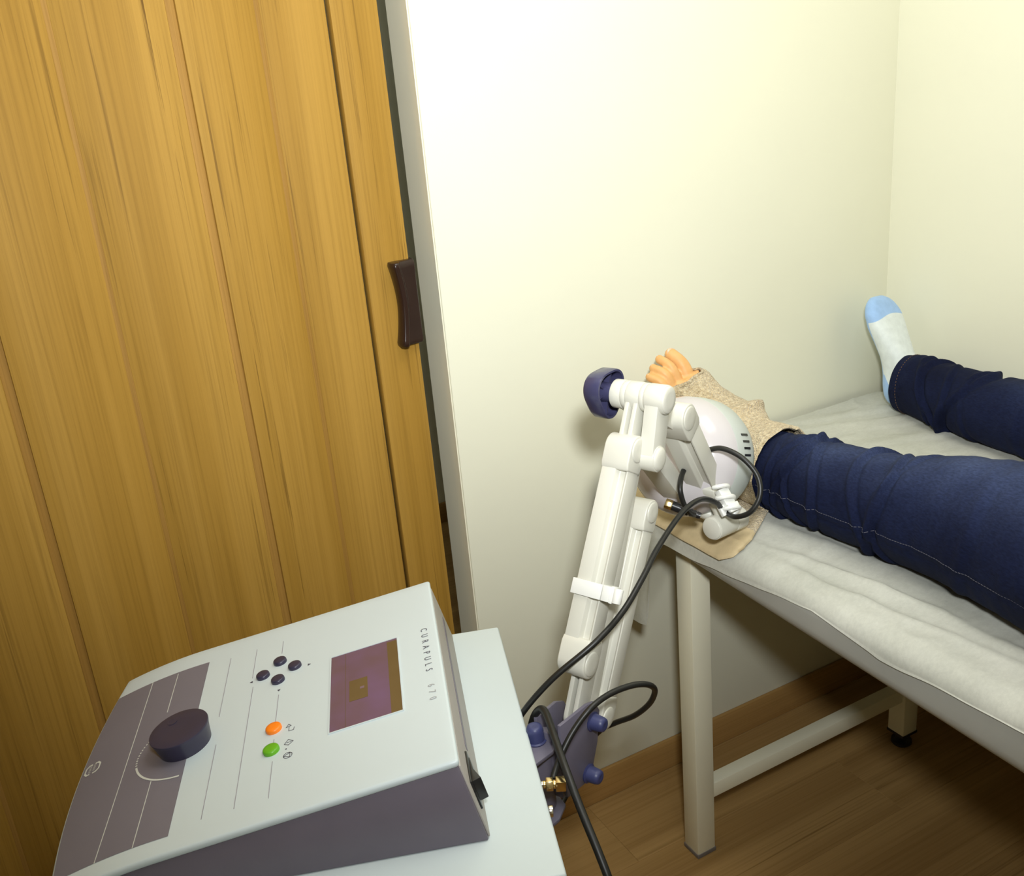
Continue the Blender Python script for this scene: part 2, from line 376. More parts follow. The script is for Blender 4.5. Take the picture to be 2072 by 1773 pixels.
bm = bmesh.new(); bbox(bm, (0.993, 1.282, 0), (0.994 + LEG + 0.001, 1.283 + LEG + 0.001, 0.010)); obj('foot_cap', bm, m_capgrey, l1, bevel=0.001)
l2 = leg(1.590, 1.283, 0.036)
for (lx, ly) in ((1.590, 1.283), (0.994, -0.25), (1.590, -0.25)):
    L_ = l2 if ly > 0 else leg(lx, ly, 0.036)
    bm = bmesh.new(); cx_, cy_ = lx + LEG / 2, ly + LEG / 2
    bbox(bm, (lx - 0.0008, ly - 0.0008, 0.032), (lx + LEG + 0.0008, ly + LEG + 0.0008, 0.038))
    lathe(bm, (cx_, cy_, 0), (0, 0, 1), [(0.0, 0.021), (0.004, 0.0235), (0.010, 0.0225), (0.014, 0.014), (0.018, 0.010), (0.034, 0.010)], 24)
    obj('levelling_foot', bm, m_dark, L_)
for nm, lo, hi in (('crossbar', (0.994 + LEG, 1.290, 0.128), (1.590, 1.320, 0.163)), ('crossbar', (0.994 + LEG, -0.243, 0.128), (1.590, -0.213, 0.163)),
                   ('end_rail', (1.0392, 1.287, 0.668), (1.5898, 1.324, 0.7040)), ('end_rail', (1.0392, -0.246, 0.640), (1.5898, -0.209, 0.6745)),
                   ('side_rail', (1.060, -0.205, 0.645), (1.095, 1.283, 0.6745)), ('side_rail', (1.54, -0.205, 0.645), (1.575, 1.283, 0.6745))):
    bm = bmesh.new(); bbox(bm, lo, hi); obj(nm, bm, m_couch, couch, bevel=0.002)

# disposable paper sheet over the couch
bm = bmesh.new(); NY = 340; grid = []
YS = [-0.5, 0.60, 0.70, 0.82, 0.95, 1.05, 1.20, 1.31, 1.335, 1.36, 1.50, 1.54]
for i in range(NY + 1):
    Y = 1.534 - 1.95 * i / NY; r_ = []
    th = math.radians(interp(Y, YS, [70, 72, 78, 88, 66, 80, 90, 90, 90, 90, 90, 90])) * (1 + 0.08 * nz(Y * 13, 1.3))
    hang = interp(Y, YS, [0, 0, 0, 0.004, 0, 0.004, 0.012, 0.016, 0.05, 0.20, 0.235, 0.22]) * (1 + 0.10 * nz(Y * 9, 3.1))
    pts = [(1.745 - (1.745 - 0.992) * k / 119, 0.7785, 0) for k in range(120)]
    for k in range(1, 12):
        a = th * k / 11; pts.append((0.992 - 0.0352 * math.sin(a), 0.7785 - 0.0352 * (1 - math.cos(a)), 0))
    ex_, ez_ = pts[-1][0], pts[-1][1]
    for k in range(1, 11):
        q = k / 10; pts.append((ex_ - 0.0015 * q - (0.008 * q + 0.004 * math.sin(k * 0.9 + Y * 14) * q) * (hang > 0.03), ez_ - hang * q - 0.0012 * q, 1))
    for k, (x, z, hg) in enumerate(pts):
        wr = 0.0
        if not hg:
            wr += 0.0030 * abs(nz(x * 3 + Y * 3, Y * 16, 1.7)) + 0.0022 * max(0, nz(x * 5, Y * 30, 4.2))
            rg = 1 - abs(nz(x * 9 + 3, Y * 13, 8.0)) * 2.2; wr += 0.0032 * max(0, rg) ** 7 * (0.4 + max(0, nz(x * 4, Y * 4, 3.3)))
            on_ = max(0, min(1, (1.22 - Y) / 0.2)) * max(0, min(1, (x - 0.965) / 0.02))
            for x0_, sl, wd_, A_, sd in ((1.035, 0.10, 0.0065, 0.0115, 0.0), (1.012, 0.045, 0.005, 0.008, 2.1), (1.10, 0.16, 0.008, 0.0065, 4.4)):
                u = x - (x0_ + sl * (1.0 - Y) + 0.012 * math.sin(Y * 9 + sd) + 0.006 * nz(Y * 14, sd))
                wr += A_ * on_ * (gauss(u, wd_) if u > 0 else gauss(u, wd_ * 2.4)) * (0.55 + 0.6 * nz(Y * 6, 9 + sd))
            wr += 0.0075 * max(0, nz(x * 2.2 + 4, (Y + 0.35 * x) * 26, 2.0)) * max(0, min(1, (Y - 1.05) / 0.2)) * max(0, min(1, (x - 1.2) / 0.15))
        else: x += 0.004 * nz(Y * 20, z * 8, 3) * (hang > 0.03)
        r_.append(bm.verts.new((x, Y, z + max(0, wr))))
    grid.append(r_)
for a, b in zip(grid, grid[1:]):
    for i in range(len(a) - 1): bm.faces.new((a[i], a[i + 1], b[i + 1], b[i]))
ps = obj('paper_sheet', bm, m_paper, base=(1.36, 0.55, 0.776), ang=180)
tag(ps, 'crumpled white disposable paper sheet covering the treatment couch', 'paper sheet')

# ------------------------------------------------------------------ trolley
H = 0.74; TH = math.radians(20)
S_ = V((math.sin(TH), math.cos(TH), 0)); U_ = V((math.cos(TH), -math.sin(TH), 0)); MN = V((0.344, 0.822, H))
def CP(a, b, z=0.0): return MN + S_ * a - U_ * b + V((0, 0, z))
AX = (S_, -U_, V((0, 0, 1)))
cart = thing('equipment_trolley', CP(0.19, 0.21, -H), 'white equipment trolley with a smooth flat top under the console', 'trolley')
bm = bmesh.new(); box(bm, CP(0.192, 0.192, -0.009), (0.522, 0.534, 0.018), AX); obj('top_board', bm, m_cart, cart, bevel=0.004, seg=3)
bm = bmesh.new(); box(bm, CP(0.192, 0.222, -0.34), (0.42, 0.44, 0.64), AX); obj('cabinet_body', bm, m_cart, cart, bevel=0.006)
bm = bmesh.new(); box(bm, CP(0.192, 0.449, -0.34), (0.40, 0.016, 0.60), AX); dr = obj('door', bm, m_cart, cart, bevel=0.003)
bm = bmesh.new(); tube(bm, [CP(0.05, 0.456, -0.22), CP(0.05, 0.475, -0.225), CP(0.05, 0.475, -0.335), CP(0.05, 0.456, -0.34)], 0.004); obj('handle', bm, m_nickel, dr)
for a_ in (0.0, 0.384):
    for b_ in (0.02, 0.424):
        p = CP(a_ + 0.0, b_, -H + 0.03)
        bm = bmesh.new(); cyl(bm, p - U_ * 0.011, p + U_ * 0.011, 0.030); cyl(bm, p + V((0, 0, 0.02)), p + V((0, 0, 0.052)), 0.012); obj('castor', bm, m_dark, cart, bevel=0.002)

# ------------------------------------------------------------------ therapy console
con = thing('therapy_console', CP(0.22, 0.24, 0), 'pale therapy console with sloping front, display, navy dial and coloured buttons', 'console')
def zt(b): return 0.110 - 0.17 * (b - 0.02) - 0.9 * max(0.0, b - 0.36) ** 2
def top(a, b, dz=0.0):
    return CP(a, b, zt(b) + dz)
def bfront(a, b0=0.476, bow=0.025): return b0 + bow * (1 - ((a - 0.222) / 0.222) ** 2)
NA, NB = 24, 36
def shell(bm, a0, a1, bk, b0, ztop, zbot):
    T, B_ = [], []
    for i in range(NA + 1):
        a = a0 + (a1 - a0) * i / NA; tr, br = [], []
        for j in range(NB + 1):
            b = bk + (bfront(a, b0) - bk) * j / NB
            tr.append(bm.verts.new(CP(a, b, ztop(b)))); br.append(bm.verts.new(CP(a, b, zbot(b))))
        T.append(tr); B_.append(br)
    for i in range(NA):
        for j in range(NB):
            bm.faces.new((T[i][j], T[i + 1][j], T[i + 1][j + 1], T[i][j + 1])); bm.faces.new((B_[i][j], B_[i][j + 1], B_[i + 1][j + 1], B_[i + 1][j]))
    for i in range(NA):
        for j in (0, NB): bm.faces.new((T[i][j], B_[i][j], B_[i + 1][j], T[i + 1][j]))
    for j in range(NB):
        for i in (0, NA): bm.faces.new((T[i][j], T[i][j + 1], B_[i][j + 1], B_[i][j]))
bm = bmesh.new(); shell(bm, 0.008, 0.432, 0.022, 0.476, lambda b: zt(b), lambda b: zt(b) - 0.010)
obj('top_cover', bm, m_console, con, bevel=0.0045, seg=4, ang=50, bang=60)
# lower body with slanted back
bm = bmesh.new(); rings = []
for j in range(31):
    b = 0.024 + (0.478 - 0.024) * j / 30; bb = 0.0 + (0.480 - 0.0) * j / 30
    rings.append([CP(0.0, bb, 0.001), CP(0.010, b, zt(b) - 0.009), CP(0.430, b, zt(b) - 0.009), CP(0.446, bb, 0.001)])
loft(bm, rings); obj('body', bm, m_purple, con, bevel=0.002)
def BK(a, s, o=0.0):     # point on the slanted back face: s 0 bottom .. 1 top
    a2 = a * (1 - s) + (0.010 + a * 0.42 / 0.446) * s
    return CP(a2, 0.0 * (1 - s) + 0.024 * s - o, 0.001 + 0.099 * s)
bm = bmesh.new(); loft(bm, [[BK(0.004, 0.02), BK(0.004, 0.98), BK(0.442, 0.98), BK(0.442, 0.02)], [BK(0.004, 0.02, 0.0025), BK(0.004, 0.98, 0.0025), BK(0.442, 0.98, 0.0025), BK(0.442, 0.02, 0.0025)]])
bp = obj('back_panel', bm, m_warmgrey, con, bevel=0.0008)
bm = bmesh.new(); loft(bm, [[BK(0.10, 0.47, 0.002), BK(0.10, 0.55, 0.002), BK(0.42, 0.55, 0.002), BK(0.42, 0.47, 0.002)], [BK(0.10, 0.47, 0.0032), BK(0.10, 0.55, 0.0032), BK(0.42, 0.55, 0.0032), BK(0.42, 0.47, 0.0032)]])
obj('seam', bm, m_purple, bp)
bm = bmesh.new(); loft(bm, [[BK(0.020, 0.26, 0.002), BK(0.020, 0.64, 0.002), BK(0.078, 0.64, 0.002), BK(0.078, 0.26, 0.002)], [BK(0.020, 0.26, 0.005), BK(0.020, 0.64, 0.005), BK(0.078, 0.64, 0.005), BK(0.078, 0.26, 0.005)]])
sw = obj('power_switch', bm, m_dark, bp, bevel=0.001)
bm = bmesh.new(); loft(bm, [[BK(0.027, s, 0.004), BK(0.032, s, 0.015), BK(0.050, s, 0.008), BK(0.072, s, 0.006), BK(0.072, s, 0.003)] for s in (0.31, 0.59)]); obj('rocker', bm, m_dark, bp, bevel=0.001)

def patch(name, mat, quads, parent, dz=0.0004):
    """quads in (a, b): printed on the sloping top"""
    bm = bmesh.new()
    for (a0, b0, a1, b1) in quads:
        nb = max(1, int(abs(b1 - b0) / 0.02))
        for k in range(nb):
            p, q = b0 + (b1 - b0) * k / nb, b0 + (b1 - b0) * (k + 1) / nb
            loft(bm, [[top(a0, p, dz - 0.0006), top(a1, p, dz - 0.0006), top(a1, q, dz - 0.0006), top(a0, q, dz - 0.0006)], [top(a0, p, dz), top(a1, p, dz), top(a1, q, dz), top(a0, q, dz)]])
    return obj(name, bm, mat, parent, smooth=False)
# grey printed field at the operator's side, following the bowed front edge
bm = bmesh.new(); g = []
for i in range(25):
    a = 0.036 + (0.3895 - 0.036) * i / 24; r_ = []
    for j in range(17):
        b = 0.349 + (bfront(a) - 0.0035 - 0.349) * j / 16; r_.append(bm.verts.new(top(a, b, 0.0003)))
    g.append(r_)
for p, q in zip(g, g[1:]):
    for j in range(16): bm.faces.new((p[j], p[j + 1], q[j + 1], q[j]))
field = obj('printed_field', bm, m_print, con, ang=180)
LW = 0.0009
patch('white_line', m_white, [(0.036, 0.4315, 0.389, 0.4315 + LW)], field, 0.0007)
for q_ in ((0.292, 0.3935, 0.385, 0.3935 + LW), (0.036, 0.3885, 0.148, 0.3885 + LW)): patch('white_line', m_white, [q_], field, 0.0007)
def arc_strip(name, mat, c, r, t0, t1, wd, par, n=30, dz=0.0007):
    bm = bmesh.new(); prev = None
    for k in range(n + 1):
        t = t0 + (t1 - t0) * k / n; cur = [bm.verts.new(top(c[0] + rr * math.cos(t), c[1] + rr * math.sin(t), dz)) for rr in (r - wd / 2, r + wd / 2)]
        if prev: bm.faces.new((prev[0], prev[1], cur[1], cur[0]))
        prev = cur
    return obj(name, bm, mat, par, ang=180)
KC = (0.203, 0.3545)
arc_strip('dial_arc', m_white, KC, 0.0625, math.radians(181), math.radians(104), 0.0026, field)
for k in range(11): t = math.radians(101 - k * 4.6); arc_strip('dial_tick', m_white, KC, 0.0625, t, t - math.radians(2.3), 0.0024 - k * 0.0001, field, 3)
arc_strip('dial_arc', m_white, KC, 0.0625, math.radians(50), math.radians(22), 0.0013, field)
# maker's emblem on the field: two bracket shapes around two small words
EC = (0.2335, 0.4835)
def ep(x, y): return (EC[0] - x, EC[1] - y)          # x along reading direction, y up
def emblem_half(sg):
    pts = [(-0.011, 0.002), (-0.011, 0.0065), (-0.006, 0.0105), (0.006, 0.0105), (0.011, 0.0065), (0.011, 0.002)]
    bm = bmesh.new(); inner = [(x * 0.74, y * 0.80) for x, y in pts]
    for p, q, r, s in zip(pts, pts[1:], inner[1:], inner): bm.faces.new([bm.verts.new(top(*ep(x, y * sg), 0.0007)) for x, y in (p, q, r, s)])
    return obj('emblem_bracket', bm, m_white, field, smooth=False)
emblem_half(1); emblem_half(-1)
# thin grey lines of the key area
for q_ in ((0.2411, 0.3165, 0.3815), (0.0468, 0.313, 0.1809), (0.3096, 0.2788, 0.3831), (0.047, 0.2760, 0.2873), (0.3509, 0.2405, 0.3836), (0.1864, 0.2385, 0.2489), (0.1437, 0.2378, 0.1537), (0.046, 0.2368, 0.1108)):
    patch('grey_line', m_line, [(q_[0], q_[1], q_[2], q_[1] + LW)], con)
# direction (normal) of the sloping top
TN = (S_.cross((top(0.2, 0.2) - top(0.2, 0.3)).normalized())); TN = TN if TN.z > 0 else -TN; TN.normalize()
# display
patch('display', m_scr, [(0.130, 0.0785, 0.2975, 0.1690)], con, 0.0006)
disp = [o for o in bpy.data.objects if o.name == 'display'][0]
patch('title_bar', m_scr2, [(0.1305, 0.0788, 0.2925, 0.0925)], disp, 0.0009)
patch('info_square', m_scr2, [(0.1815, 0.1206, 0.2268, 0.1444)], disp, 0.0009)
patch('divider_line', m_scr2, [(0.1305, 0.1490, 0.2965, 0.1495)], disp, 0.0009)
patch('pointer_mark', m_scr3, [(0.203, 0.1250, 0.2075, 0.1305)], disp, 0.0011)
bm = bmesh.new()
for (a0, b0, a1, b1) in ((0.1285, 0.077, 0.130, 0.1705), (0.2975, 0.077, 0.2990, 0.1705), (0.130, 0.077, 0.2975, 0.0785), (0.130, 0.1690, 0.2975, 0.1705)):
    loft(bm, [[top(a0, b0, -0.001), top(a1, b0, -0.001), top(a1, b1, -0.001), top(a0, b1, -0.001)], [top(a0, b0, 0.0015), top(a1, b0, 0.0015), top(a1, b1, 0.0015), top(a0, b1, 0.0015)]])
obj('display_rim', bm, m_console, con)
# dial and push buttons
bm = bmesh.new(); lathe(bm, top(KC[0], KC[1], -0.001), TN, [(0.0, 0.0325), (0.003, 0.0330), (0.012, 0.0345), (0.020, 0.0362), (0.0235, 0.0372), (0.0250, 0.0376), (0.0262, 0.0372), (0.0268, 0.0355), (0.0262, 0.02), (0.0262, 0.001)], 64)
kn = obj('dial_knob', bm, m_navy, con, ang=40); kn['label'] = 'large navy rotary dial'
bm = bmesh.new(); lathe(bm, top(KC[0] + 0.018, KC[1] + 0.015, 0.0255), TN, [(0, 0.006), (0.0008, 0.006), (0.0006, 0.001)], 24); obj('finger_dimple', bm, m_navy, kn)
def button(nm, a, b, r, mat, lab):
    bm = bmesh.new(); lathe(bm, top(a, b, -0.001), TN, [(0, r), (0.004, r), (0.0055, r * 0.94), (0.0063, r * 0.82), (0.0066, r * 0.4), (0.0066, 0.0005)], 36)
    o = obj(nm, bm, mat, con, ang=50); o['label'] = lab
button('push_button', 0.3285, 0.2415, 0.0093, m_navy, 'navy push button'); button('push_button', 0.2832, 0.2415, 0.0093, m_navy, 'navy push button')
button('push_button', 0.3055, 0.2196, 0.0093, m_navy, 'navy push button'); button('push_button', 0.3055, 0.2636, 0.0093, m_navy, 'navy push button')
button('push_button', 0.1743, 0.2395, 0.0102, m_orange, 'orange push button'); button('push_button', 0.1319, 0.2396, 0.0102, m_green, 'green push button')
def flat(name, mat, polys, par=con, dz=0.0004):
    bm = bmesh.new()
    for pl in polys: bm.faces.new([bm.verts.new(top(a, b, dz)) for a, b in pl])
    return obj(name, bm, mat, par, smooth=False)
def stroke(pts, wd, close=False):
    out = []; P = pts + ([pts[0]] if close else [])
    for (a0, b0), (a1, b1) in zip(P, P[1:]):
        L = math.hypot(a1 - a0, b1 - b0) or 1; dx, dy = -(b1 - b0) / L * wd / 2, (a1 - a0) / L * wd / 2
        ex, ey = (a1 - a0) / L * wd / 2, (b1 - b0) / L * wd / 2
        out.append([(a0 + dx - ex, b0 + dy - ey), (a1 + dx + ex, b1 + dy + ey), (a1 - dx + ex, b1 - dy + ey), (a0 - dx - ex, b0 - dy - ey)])
    return out
flat('arrow_mark', m_txt, [[(0.3025, 0.2020), (0.2975, 0.2020), (0.3000, 0.1975)]])
flat('arrow_mark', m_txt, [[(0.3025, 0.2780), (0.2975, 0.2780), (0.3000, 0.2822)]])
flat('arrow_mark', m_txt, [[(0.2610, 0.2415), (0.2610, 0.2370), (0.2565, 0.2393)]])
flat('arrow_mark', m_txt, [[(0.3385, 0.2435), (0.3385, 0.2395), (0.3425, 0.2415)]])
sw_ = 0.0008
flat('return_symbol', m_txt, stroke([(0.1700, 0.2242), (0.1756, 0.2213), (0.1712, 0.2180), (0.1700, 0.2242)], sw_) + stroke([(0.1706, 0.2205), (0.1615, 0.2205), (0.1615, 0.2145), (0.1665, 0.2138)], sw_))
flat('start_symbol', m_txt, stroke([(0.1442, 0.2200), (0.1388, 0.2138), (0.1333, 0.2194), (0.1366, 0.2245)], sw_, True) + stroke([(0.1385, 0.2215), (0.1388, 0.2165)], sw_))
flat('dot_mark', m_txt, [[(0.1266 + 0.0011 * math.cos(t * PI / 5), 0.2218 + 0.0011 * math.sin(t * PI / 5)) for t in range(10)]])
flat('stop_symbol', m_txt, stroke([(0.1136 + 0.0052 * math.cos(t * PI / 12), 0.2190 + 0.0052 * math.sin(t * PI / 12)) for t in range(24)], sw_, True) + stroke([(0.1176, 0.2165), (0.1096, 0.2165), (0.1136, 0.2238)], sw_, True))
def text(name, body, a, b, size, mat, par, sx=0.72, gap=1.0, dz=0.0005):
    c = bpy.data.curves.new(name, 'FONT'); c.body = body; c.size = size; c.space_character = gap; c.align_x = 'LEFT'; c.resolution_u = 3
    o = bpy.data.objects.new(name + '_tmp', c); COL.objects.link(o)
    me = bpy.data.meshes.new_from_object(o.evaluated_get(bpy.context.evaluated_depsgraph_get())); bpy.data.objects.remove(o)
    me.materials.clear()
    for v in me.vertices: v.co = top(a - v.co.x * sx, b - v.co.y, dz)
    me.name = name; return put(name, me, mat, par)
text('lettering', 'CURAPULS', 0.3005, 0.0450, 0.0128, m_txt, con, 0.84, 2.40)
text('lettering', '670', 0.1660, 0.0450, 0.0128, m_txt2, con, 0.84, 2.60)
text('emblem_word', 'ENRAF', 0.2415, 0.4830, 0.0048, m_white, field, 0.95, 1.0, 0.0007)
text('emblem_word', 'NONIUS', 0.2420, 0.4885, 0.0048, m_white, field, 0.85, 1.0, 0.0007)

# ------------------------------------------------------------------ applicator arm
AA = math.radians(25); AO = V((0.574, 1.003, 0))
an = V((math.sin(AA), -math.cos(AA), 0)); am = V((math.cos(AA), math.sin(AA), 0)); az = V((0, 0, 1))
def AP(m, z, o=0.0): return AO + am * m + az * z + an * o
arm = thing('therapy_applicator', AP(-0.09, 0.62), 'white jointed arm carrying a round applicator head, clamped to the trolley', 'applicator')
# --- bracket
cheek = [(-0.088, 0.690), (-0.088, 0.754), (-0.022, 0.746), (-0.004, 0.739), (0.006, 0.719), (-0.004, 0.674), (-0.027, 0.627), (-0.083, 0.636)]
bm = bmesh.new(); prism(bm, cheek, AP, 0.0285, 0.0335); bk = obj('bracket', bm, m_steel, arm, bevel=0.0008); bk['label'] = 'grey violet steel bracket'
cheek2 = [(-0.070, 0.630), (-0.070, 0.736), (-0.022, 0.732), (-0.004, 0.722), (0.004, 0.705), (-0.004, 0.674), (-0.027, 0.627)]
bm = bmesh.new(); prism(bm, cheek2, AP, -0.023, -0.018); obj('bracket_cheek', bm, m_steel, arm, bevel=0.0008)
bm = bmesh.new(); prism(bm, [(-0.088, 0.636), (-0.088, 0.735), (-0.083, 0.735), (-0.083, 0.636)], AP, -0.0178, 0.0284); obj('bracket_web', bm, m_steel, arm, bevel=0.0008)
SW = AP(-0.082, 0, -0.004) - am * 0.012
bm = bmesh.new(); cyl(bm, SW + az * 0.618, SW + az * 0.7155, 0.0205, n=40); obj('swivel_tube', bm, m_steel, arm, bevel=0.0015)
for zz in (0.7162, 0.606):
    bm = bmesh.new(); pts = [(-0.06, -0.024), (-0.012, -0.032), (0.022, -0.022), (0.034, 0.002), (0.022, 0.024), (-0.006, 0.032), (-0.06, 0.024)]
    loft(bm, [[SW + am * m + an * o + az * zz for m, o in pts], [SW + am * m + an * o + az * (zz + 0.0055) for m, o in pts]]); obj('swivel_plate', bm, m_steel, arm, bevel=0.0008)
def cap(p, d, r=0.0115, h=0.021):
    bm = bmesh.new(); lathe(bm, p, d, [(0, r * 1.15), (0.002, r * 1.2), (0.003, r), (h * 0.7, r * 0.92), (h * 0.92, r * 0.8), (h, r * 0.55), (h * 0.97, r * 0.3), (h * 0.97, 0.0003)], 28); obj('bolt_cap', bm, m_bolt, arm, ang=60)
P1, P2 = (-0.014, 0.714), (-0.033, 0.641)
cap(SW + az * 0.7217, az, 0.0125, 0.024); cap(AP(P1[0], P1[1], 0.0335), an); cap(AP(P2[0], P2[1], 0.0335), an)
bm = bmesh.new(); box(bm, SW - am * 0.062 + az * 0.663, (0.022, 0.05, 0.105), (am, an, az)); obj('clamp_block', bm, m_steel, arm, bevel=0.002)

def knuckle_bar(name, p, q, hw, dp, r, front, label=None, off=0.0, k0=True, k1=True, notch=True):
    """sleeve from p to q (m, z): box section with a stepped long edge and round knuckles; front=+1/-1 picks the side of the step"""
    A, B = AP(p[0], p[1], off), AP(q[0], q[1], off); d = (B - A).normalized(); f = d.cross(an).normalized() * front
    L = (B - A).length; bm = bmesh.new()
    def sec(t, full=False):
        c = A + d * t
        if full or not notch: pts = [(-hw, -dp), (hw, -dp), (hw, dp), (-hw, dp)]
        else: pts = [(-hw * 0.96, -dp * 0.90), (hw * 0.12, -dp * 0.90), (hw * 0.26, -dp * 0.45), (hw * 0.72, -dp * 0.45), (hw * 0.82, -dp * 0.66), (hw * 0.96, -dp * 0.66), (hw * 0.96, dp * 0.9), (-hw * 0.96, dp * 0.9)]
        return [c + an * x + f * y for x, y in pts]
    loft(bm, [sec(r * 0.9), sec(L - r * 0.9)])
    main = obj(name, bm, m_arm, arm, bevel=0.0014, seg=2)
    if label: main['label'] = label
    for kk, c, sg in ((k0, A, 1), (k1, B, -1)):
        if not kk: continue
        bm = bmesh.new(); prof = []
        for i in range(17): a = PI / 2 + PI * i / 16; prof.append((math.cos(a) * r, math.sin(a) * r))
        prof += [(r * 1.15, -r), (r * 1.55, -dp * 0.88), (r * 1.55, dp * 0.88), (r * 1.15, r)]
        loft(bm, [[c + d * (sg * x) + f * y + an * o for x, y in prof] for o in (-hw * 1.04, hw * 1.04)])
        obj('knuckle', bm, m_arm, main, bevel=0.0022, seg=3)
        bm = bmesh.new(); lathe(bm, c + an * (hw * 1.04 - 0.0002), an, [(0, r * 0.84), (0.0012, r * 0.82), (0.0020, r * 0.74), (0.0022, r * 0.3), (0.0022, 0.0003)], 36); obj('knuckle_boss', bm, m_arm, main, ang=60)
    return main
def link_plate(name, p, q, o0, o1, r, label=None, parent=None, mat=None):
    bm = bmesh.new(); A, B = V((p[0], p[1])), V((q[0], q[1])); d = (B - A).normalized(); nn = V((-d.y, d.x)); poly = []
    for i in range(17): a = PI / 2 + PI * i / 16; poly.append(A + d * (math.cos(a) * r) + nn * (math.sin(a) * r))
    for i in range(17): a = -PI / 2 + PI * i / 16; poly.append(B + d * (math.cos(a) * r) + nn * (math.sin(a) * r))
    prism(bm, [(v.x, v.y) for v in poly], AP, o0, o1); o = obj(name, bm, mat or m_arm, parent or arm, bevel=0.0012)
    if label: o['label'] = label
    return o
PT, PJ = (0.195, 1.111), (0.171, 1.032)
OB = 0.0067
# lower parallelogram: inner tongues, outer sleeves
for o_ in (0.0100, -0.0030):
    link_plate('tongue', P1, PT, o_, o_ + 0.0068, 0.0165)
    link_plate('tongue', (P2[0] + 0.010, P2[1]), PJ, o_ - 0.001, o_ + 0.0068, 0.0145)
link_plate('tongue_web', (P1[0] * 0.8 + PT[0] * 0.2, P1[1] * 0.8 + PT[1] * 0.2), (P1[0] * 0.2 + PT[0] * 0.8, P1[1] * 0.2 + PT[1] * 0.8), 0.0036, 0.0099, 0.009)
knuckle_bar('sleeve', (0.002, 0.793), (0.152, 1.048), 0.0205, 0.0195, 0.0205, 1, off=OB)
knuckle_bar('sleeve', (0.036, 0.685), (0.186, 0.940), 0.0195, 0.018, 0.0185, 1, off=OB)
link_plate('tongue', (P2[0] + 0.006, P2[1] - 0.004), (0.036, 0.700), -0.004, 0.015, 0.014)
# top joint: stacked collars on one axis, hand wheel on the far side
def collar(o0, o1, r, name='collar', mat=m_arm, bev=0.0012):
    bm = bmesh.new(); cyl(bm, AP(PT[0], PT[1], o0), AP(PT[0], PT[1], o1), r, n=44); return obj(name, bm, mat, arm, bevel=bev)
collar(-0.029, -0.0127, 0.0206); collar(-0.0119, -0.0045, 0.0202); collar(-0.0037, 0.0172, 0.0204); collar(0.0180, 0.0242, 0.0202); c5 = collar(0.0250, 0.053, 0.0206, bev=0.002)
bm = bmesh.new(); lathe(bm, AP(PT[0], PT[1], 0.0525), an, [(0, 0.0192), (0.0022, 0.0188), (0.0034, 0.017), (0.0038, 0.01), (0.0038, 0.0004)], 44); obj('end_disc', bm, m_arm, c5, ang=60)
# coupler plates from the top joint to the second pivot
link_plate('coupler', PT, PJ, 0.0270, 0.0480, 0.0180)
bm = bmesh.new(); cyl(bm, AP(PJ[0], PJ[1], 0.0), AP(PJ[0], PJ[1], 0.0495), 0.0186, n=40); pv = obj('pivot', bm, m_arm, arm, bevel=0.0016)
bm = bmesh.new(); lathe(bm, AP(PJ[0], PJ[1], 0.0490), an, [(0, 0.0172), (0.002, 0.0166), (0.004, 0.013), (0.005, 0.007), (0.0052, 0.0004)], 40); obj('end_disc', bm, m_arm, pv, ang=60)
# upper arm: second parallelogram reaching down to the head
C1, C1e = (0.312, 1.041), (0.424, 0.872)
C2, C2e = (0.300, 0.985), (0.425, 0.843)
link_plate('coupler_block', (PT[0] + 0.014, PT[1] - 0.004), (C1[0] - 0.004, C1[1]), -0.034, 0.006, 0.0195)
link_plate('coupler_block', (PJ[0] + 0.075, PJ[1] - 0.026), (C2[0], C2[1]), -0.052, -0.024, 0.0165)
knuckle_bar('sleeve', C1, C1e, 0.024, 0.0205, 0.0225, -1, off=0.0)
knuckle_bar('sleeve', C2, C2e, 0.019, 0.018, 0.0185, 1, off=-0.045)
# wrist: turned knuckle, fork to the head
def PX(x, y, dep):      # a point given by its bearing from the viewer and its distance
    return V((0, 0, 1.55)) + _fwd * dep + CR * ((x - 1036.0) / FPX * dep) - CU * ((y - 886.5) / FPX * dep)
w0, w1 = PX(1441, 1070, 1.600), PX(1497, 1046, 1.650)
bm = bmesh.new(); cyl(bm, w0, w0 + (w1 - w0) * 0.62, 0.0195, n=40); wk = obj('wrist', bm, m_arm, arm, bevel=0.0018)
bm = bmesh.new(); cyl(bm, w0 + (w1 - w0) * 0.635, w1, 0.0192, n=40); obj('wrist_sleeve', bm, m_arm, arm, bevel=0.0015)
wd = (w1 - w0).normalized(); bm = bmesh.new(); lathe(bm, w0 + wd * 0.0005, -wd, [(0, 0.0182), (0.0022, 0.0178), (0.003, 0.0165), (0.003, 0.0004)], 40); obj('end_disc', bm, m_arm, wk, ang=60)
bm = bmesh.new(); tube(bm, [AP(0.420, 0.878, 0.0), PX(1462, 1030, 1.615), w0 * 0.62 + w1 * 0.38], 0.0165, 16); obj('wrist_neck', bm, m_arm, arm)
bm = bmesh.new(); tube(bm, [AP(0.418, 0.850, -0.045), PX(1440, 1040, 1.66), w0 * 0.5 + w1 * 0.5], 0.0145, 16); obj('wrist_neck', bm, m_arm, arm)

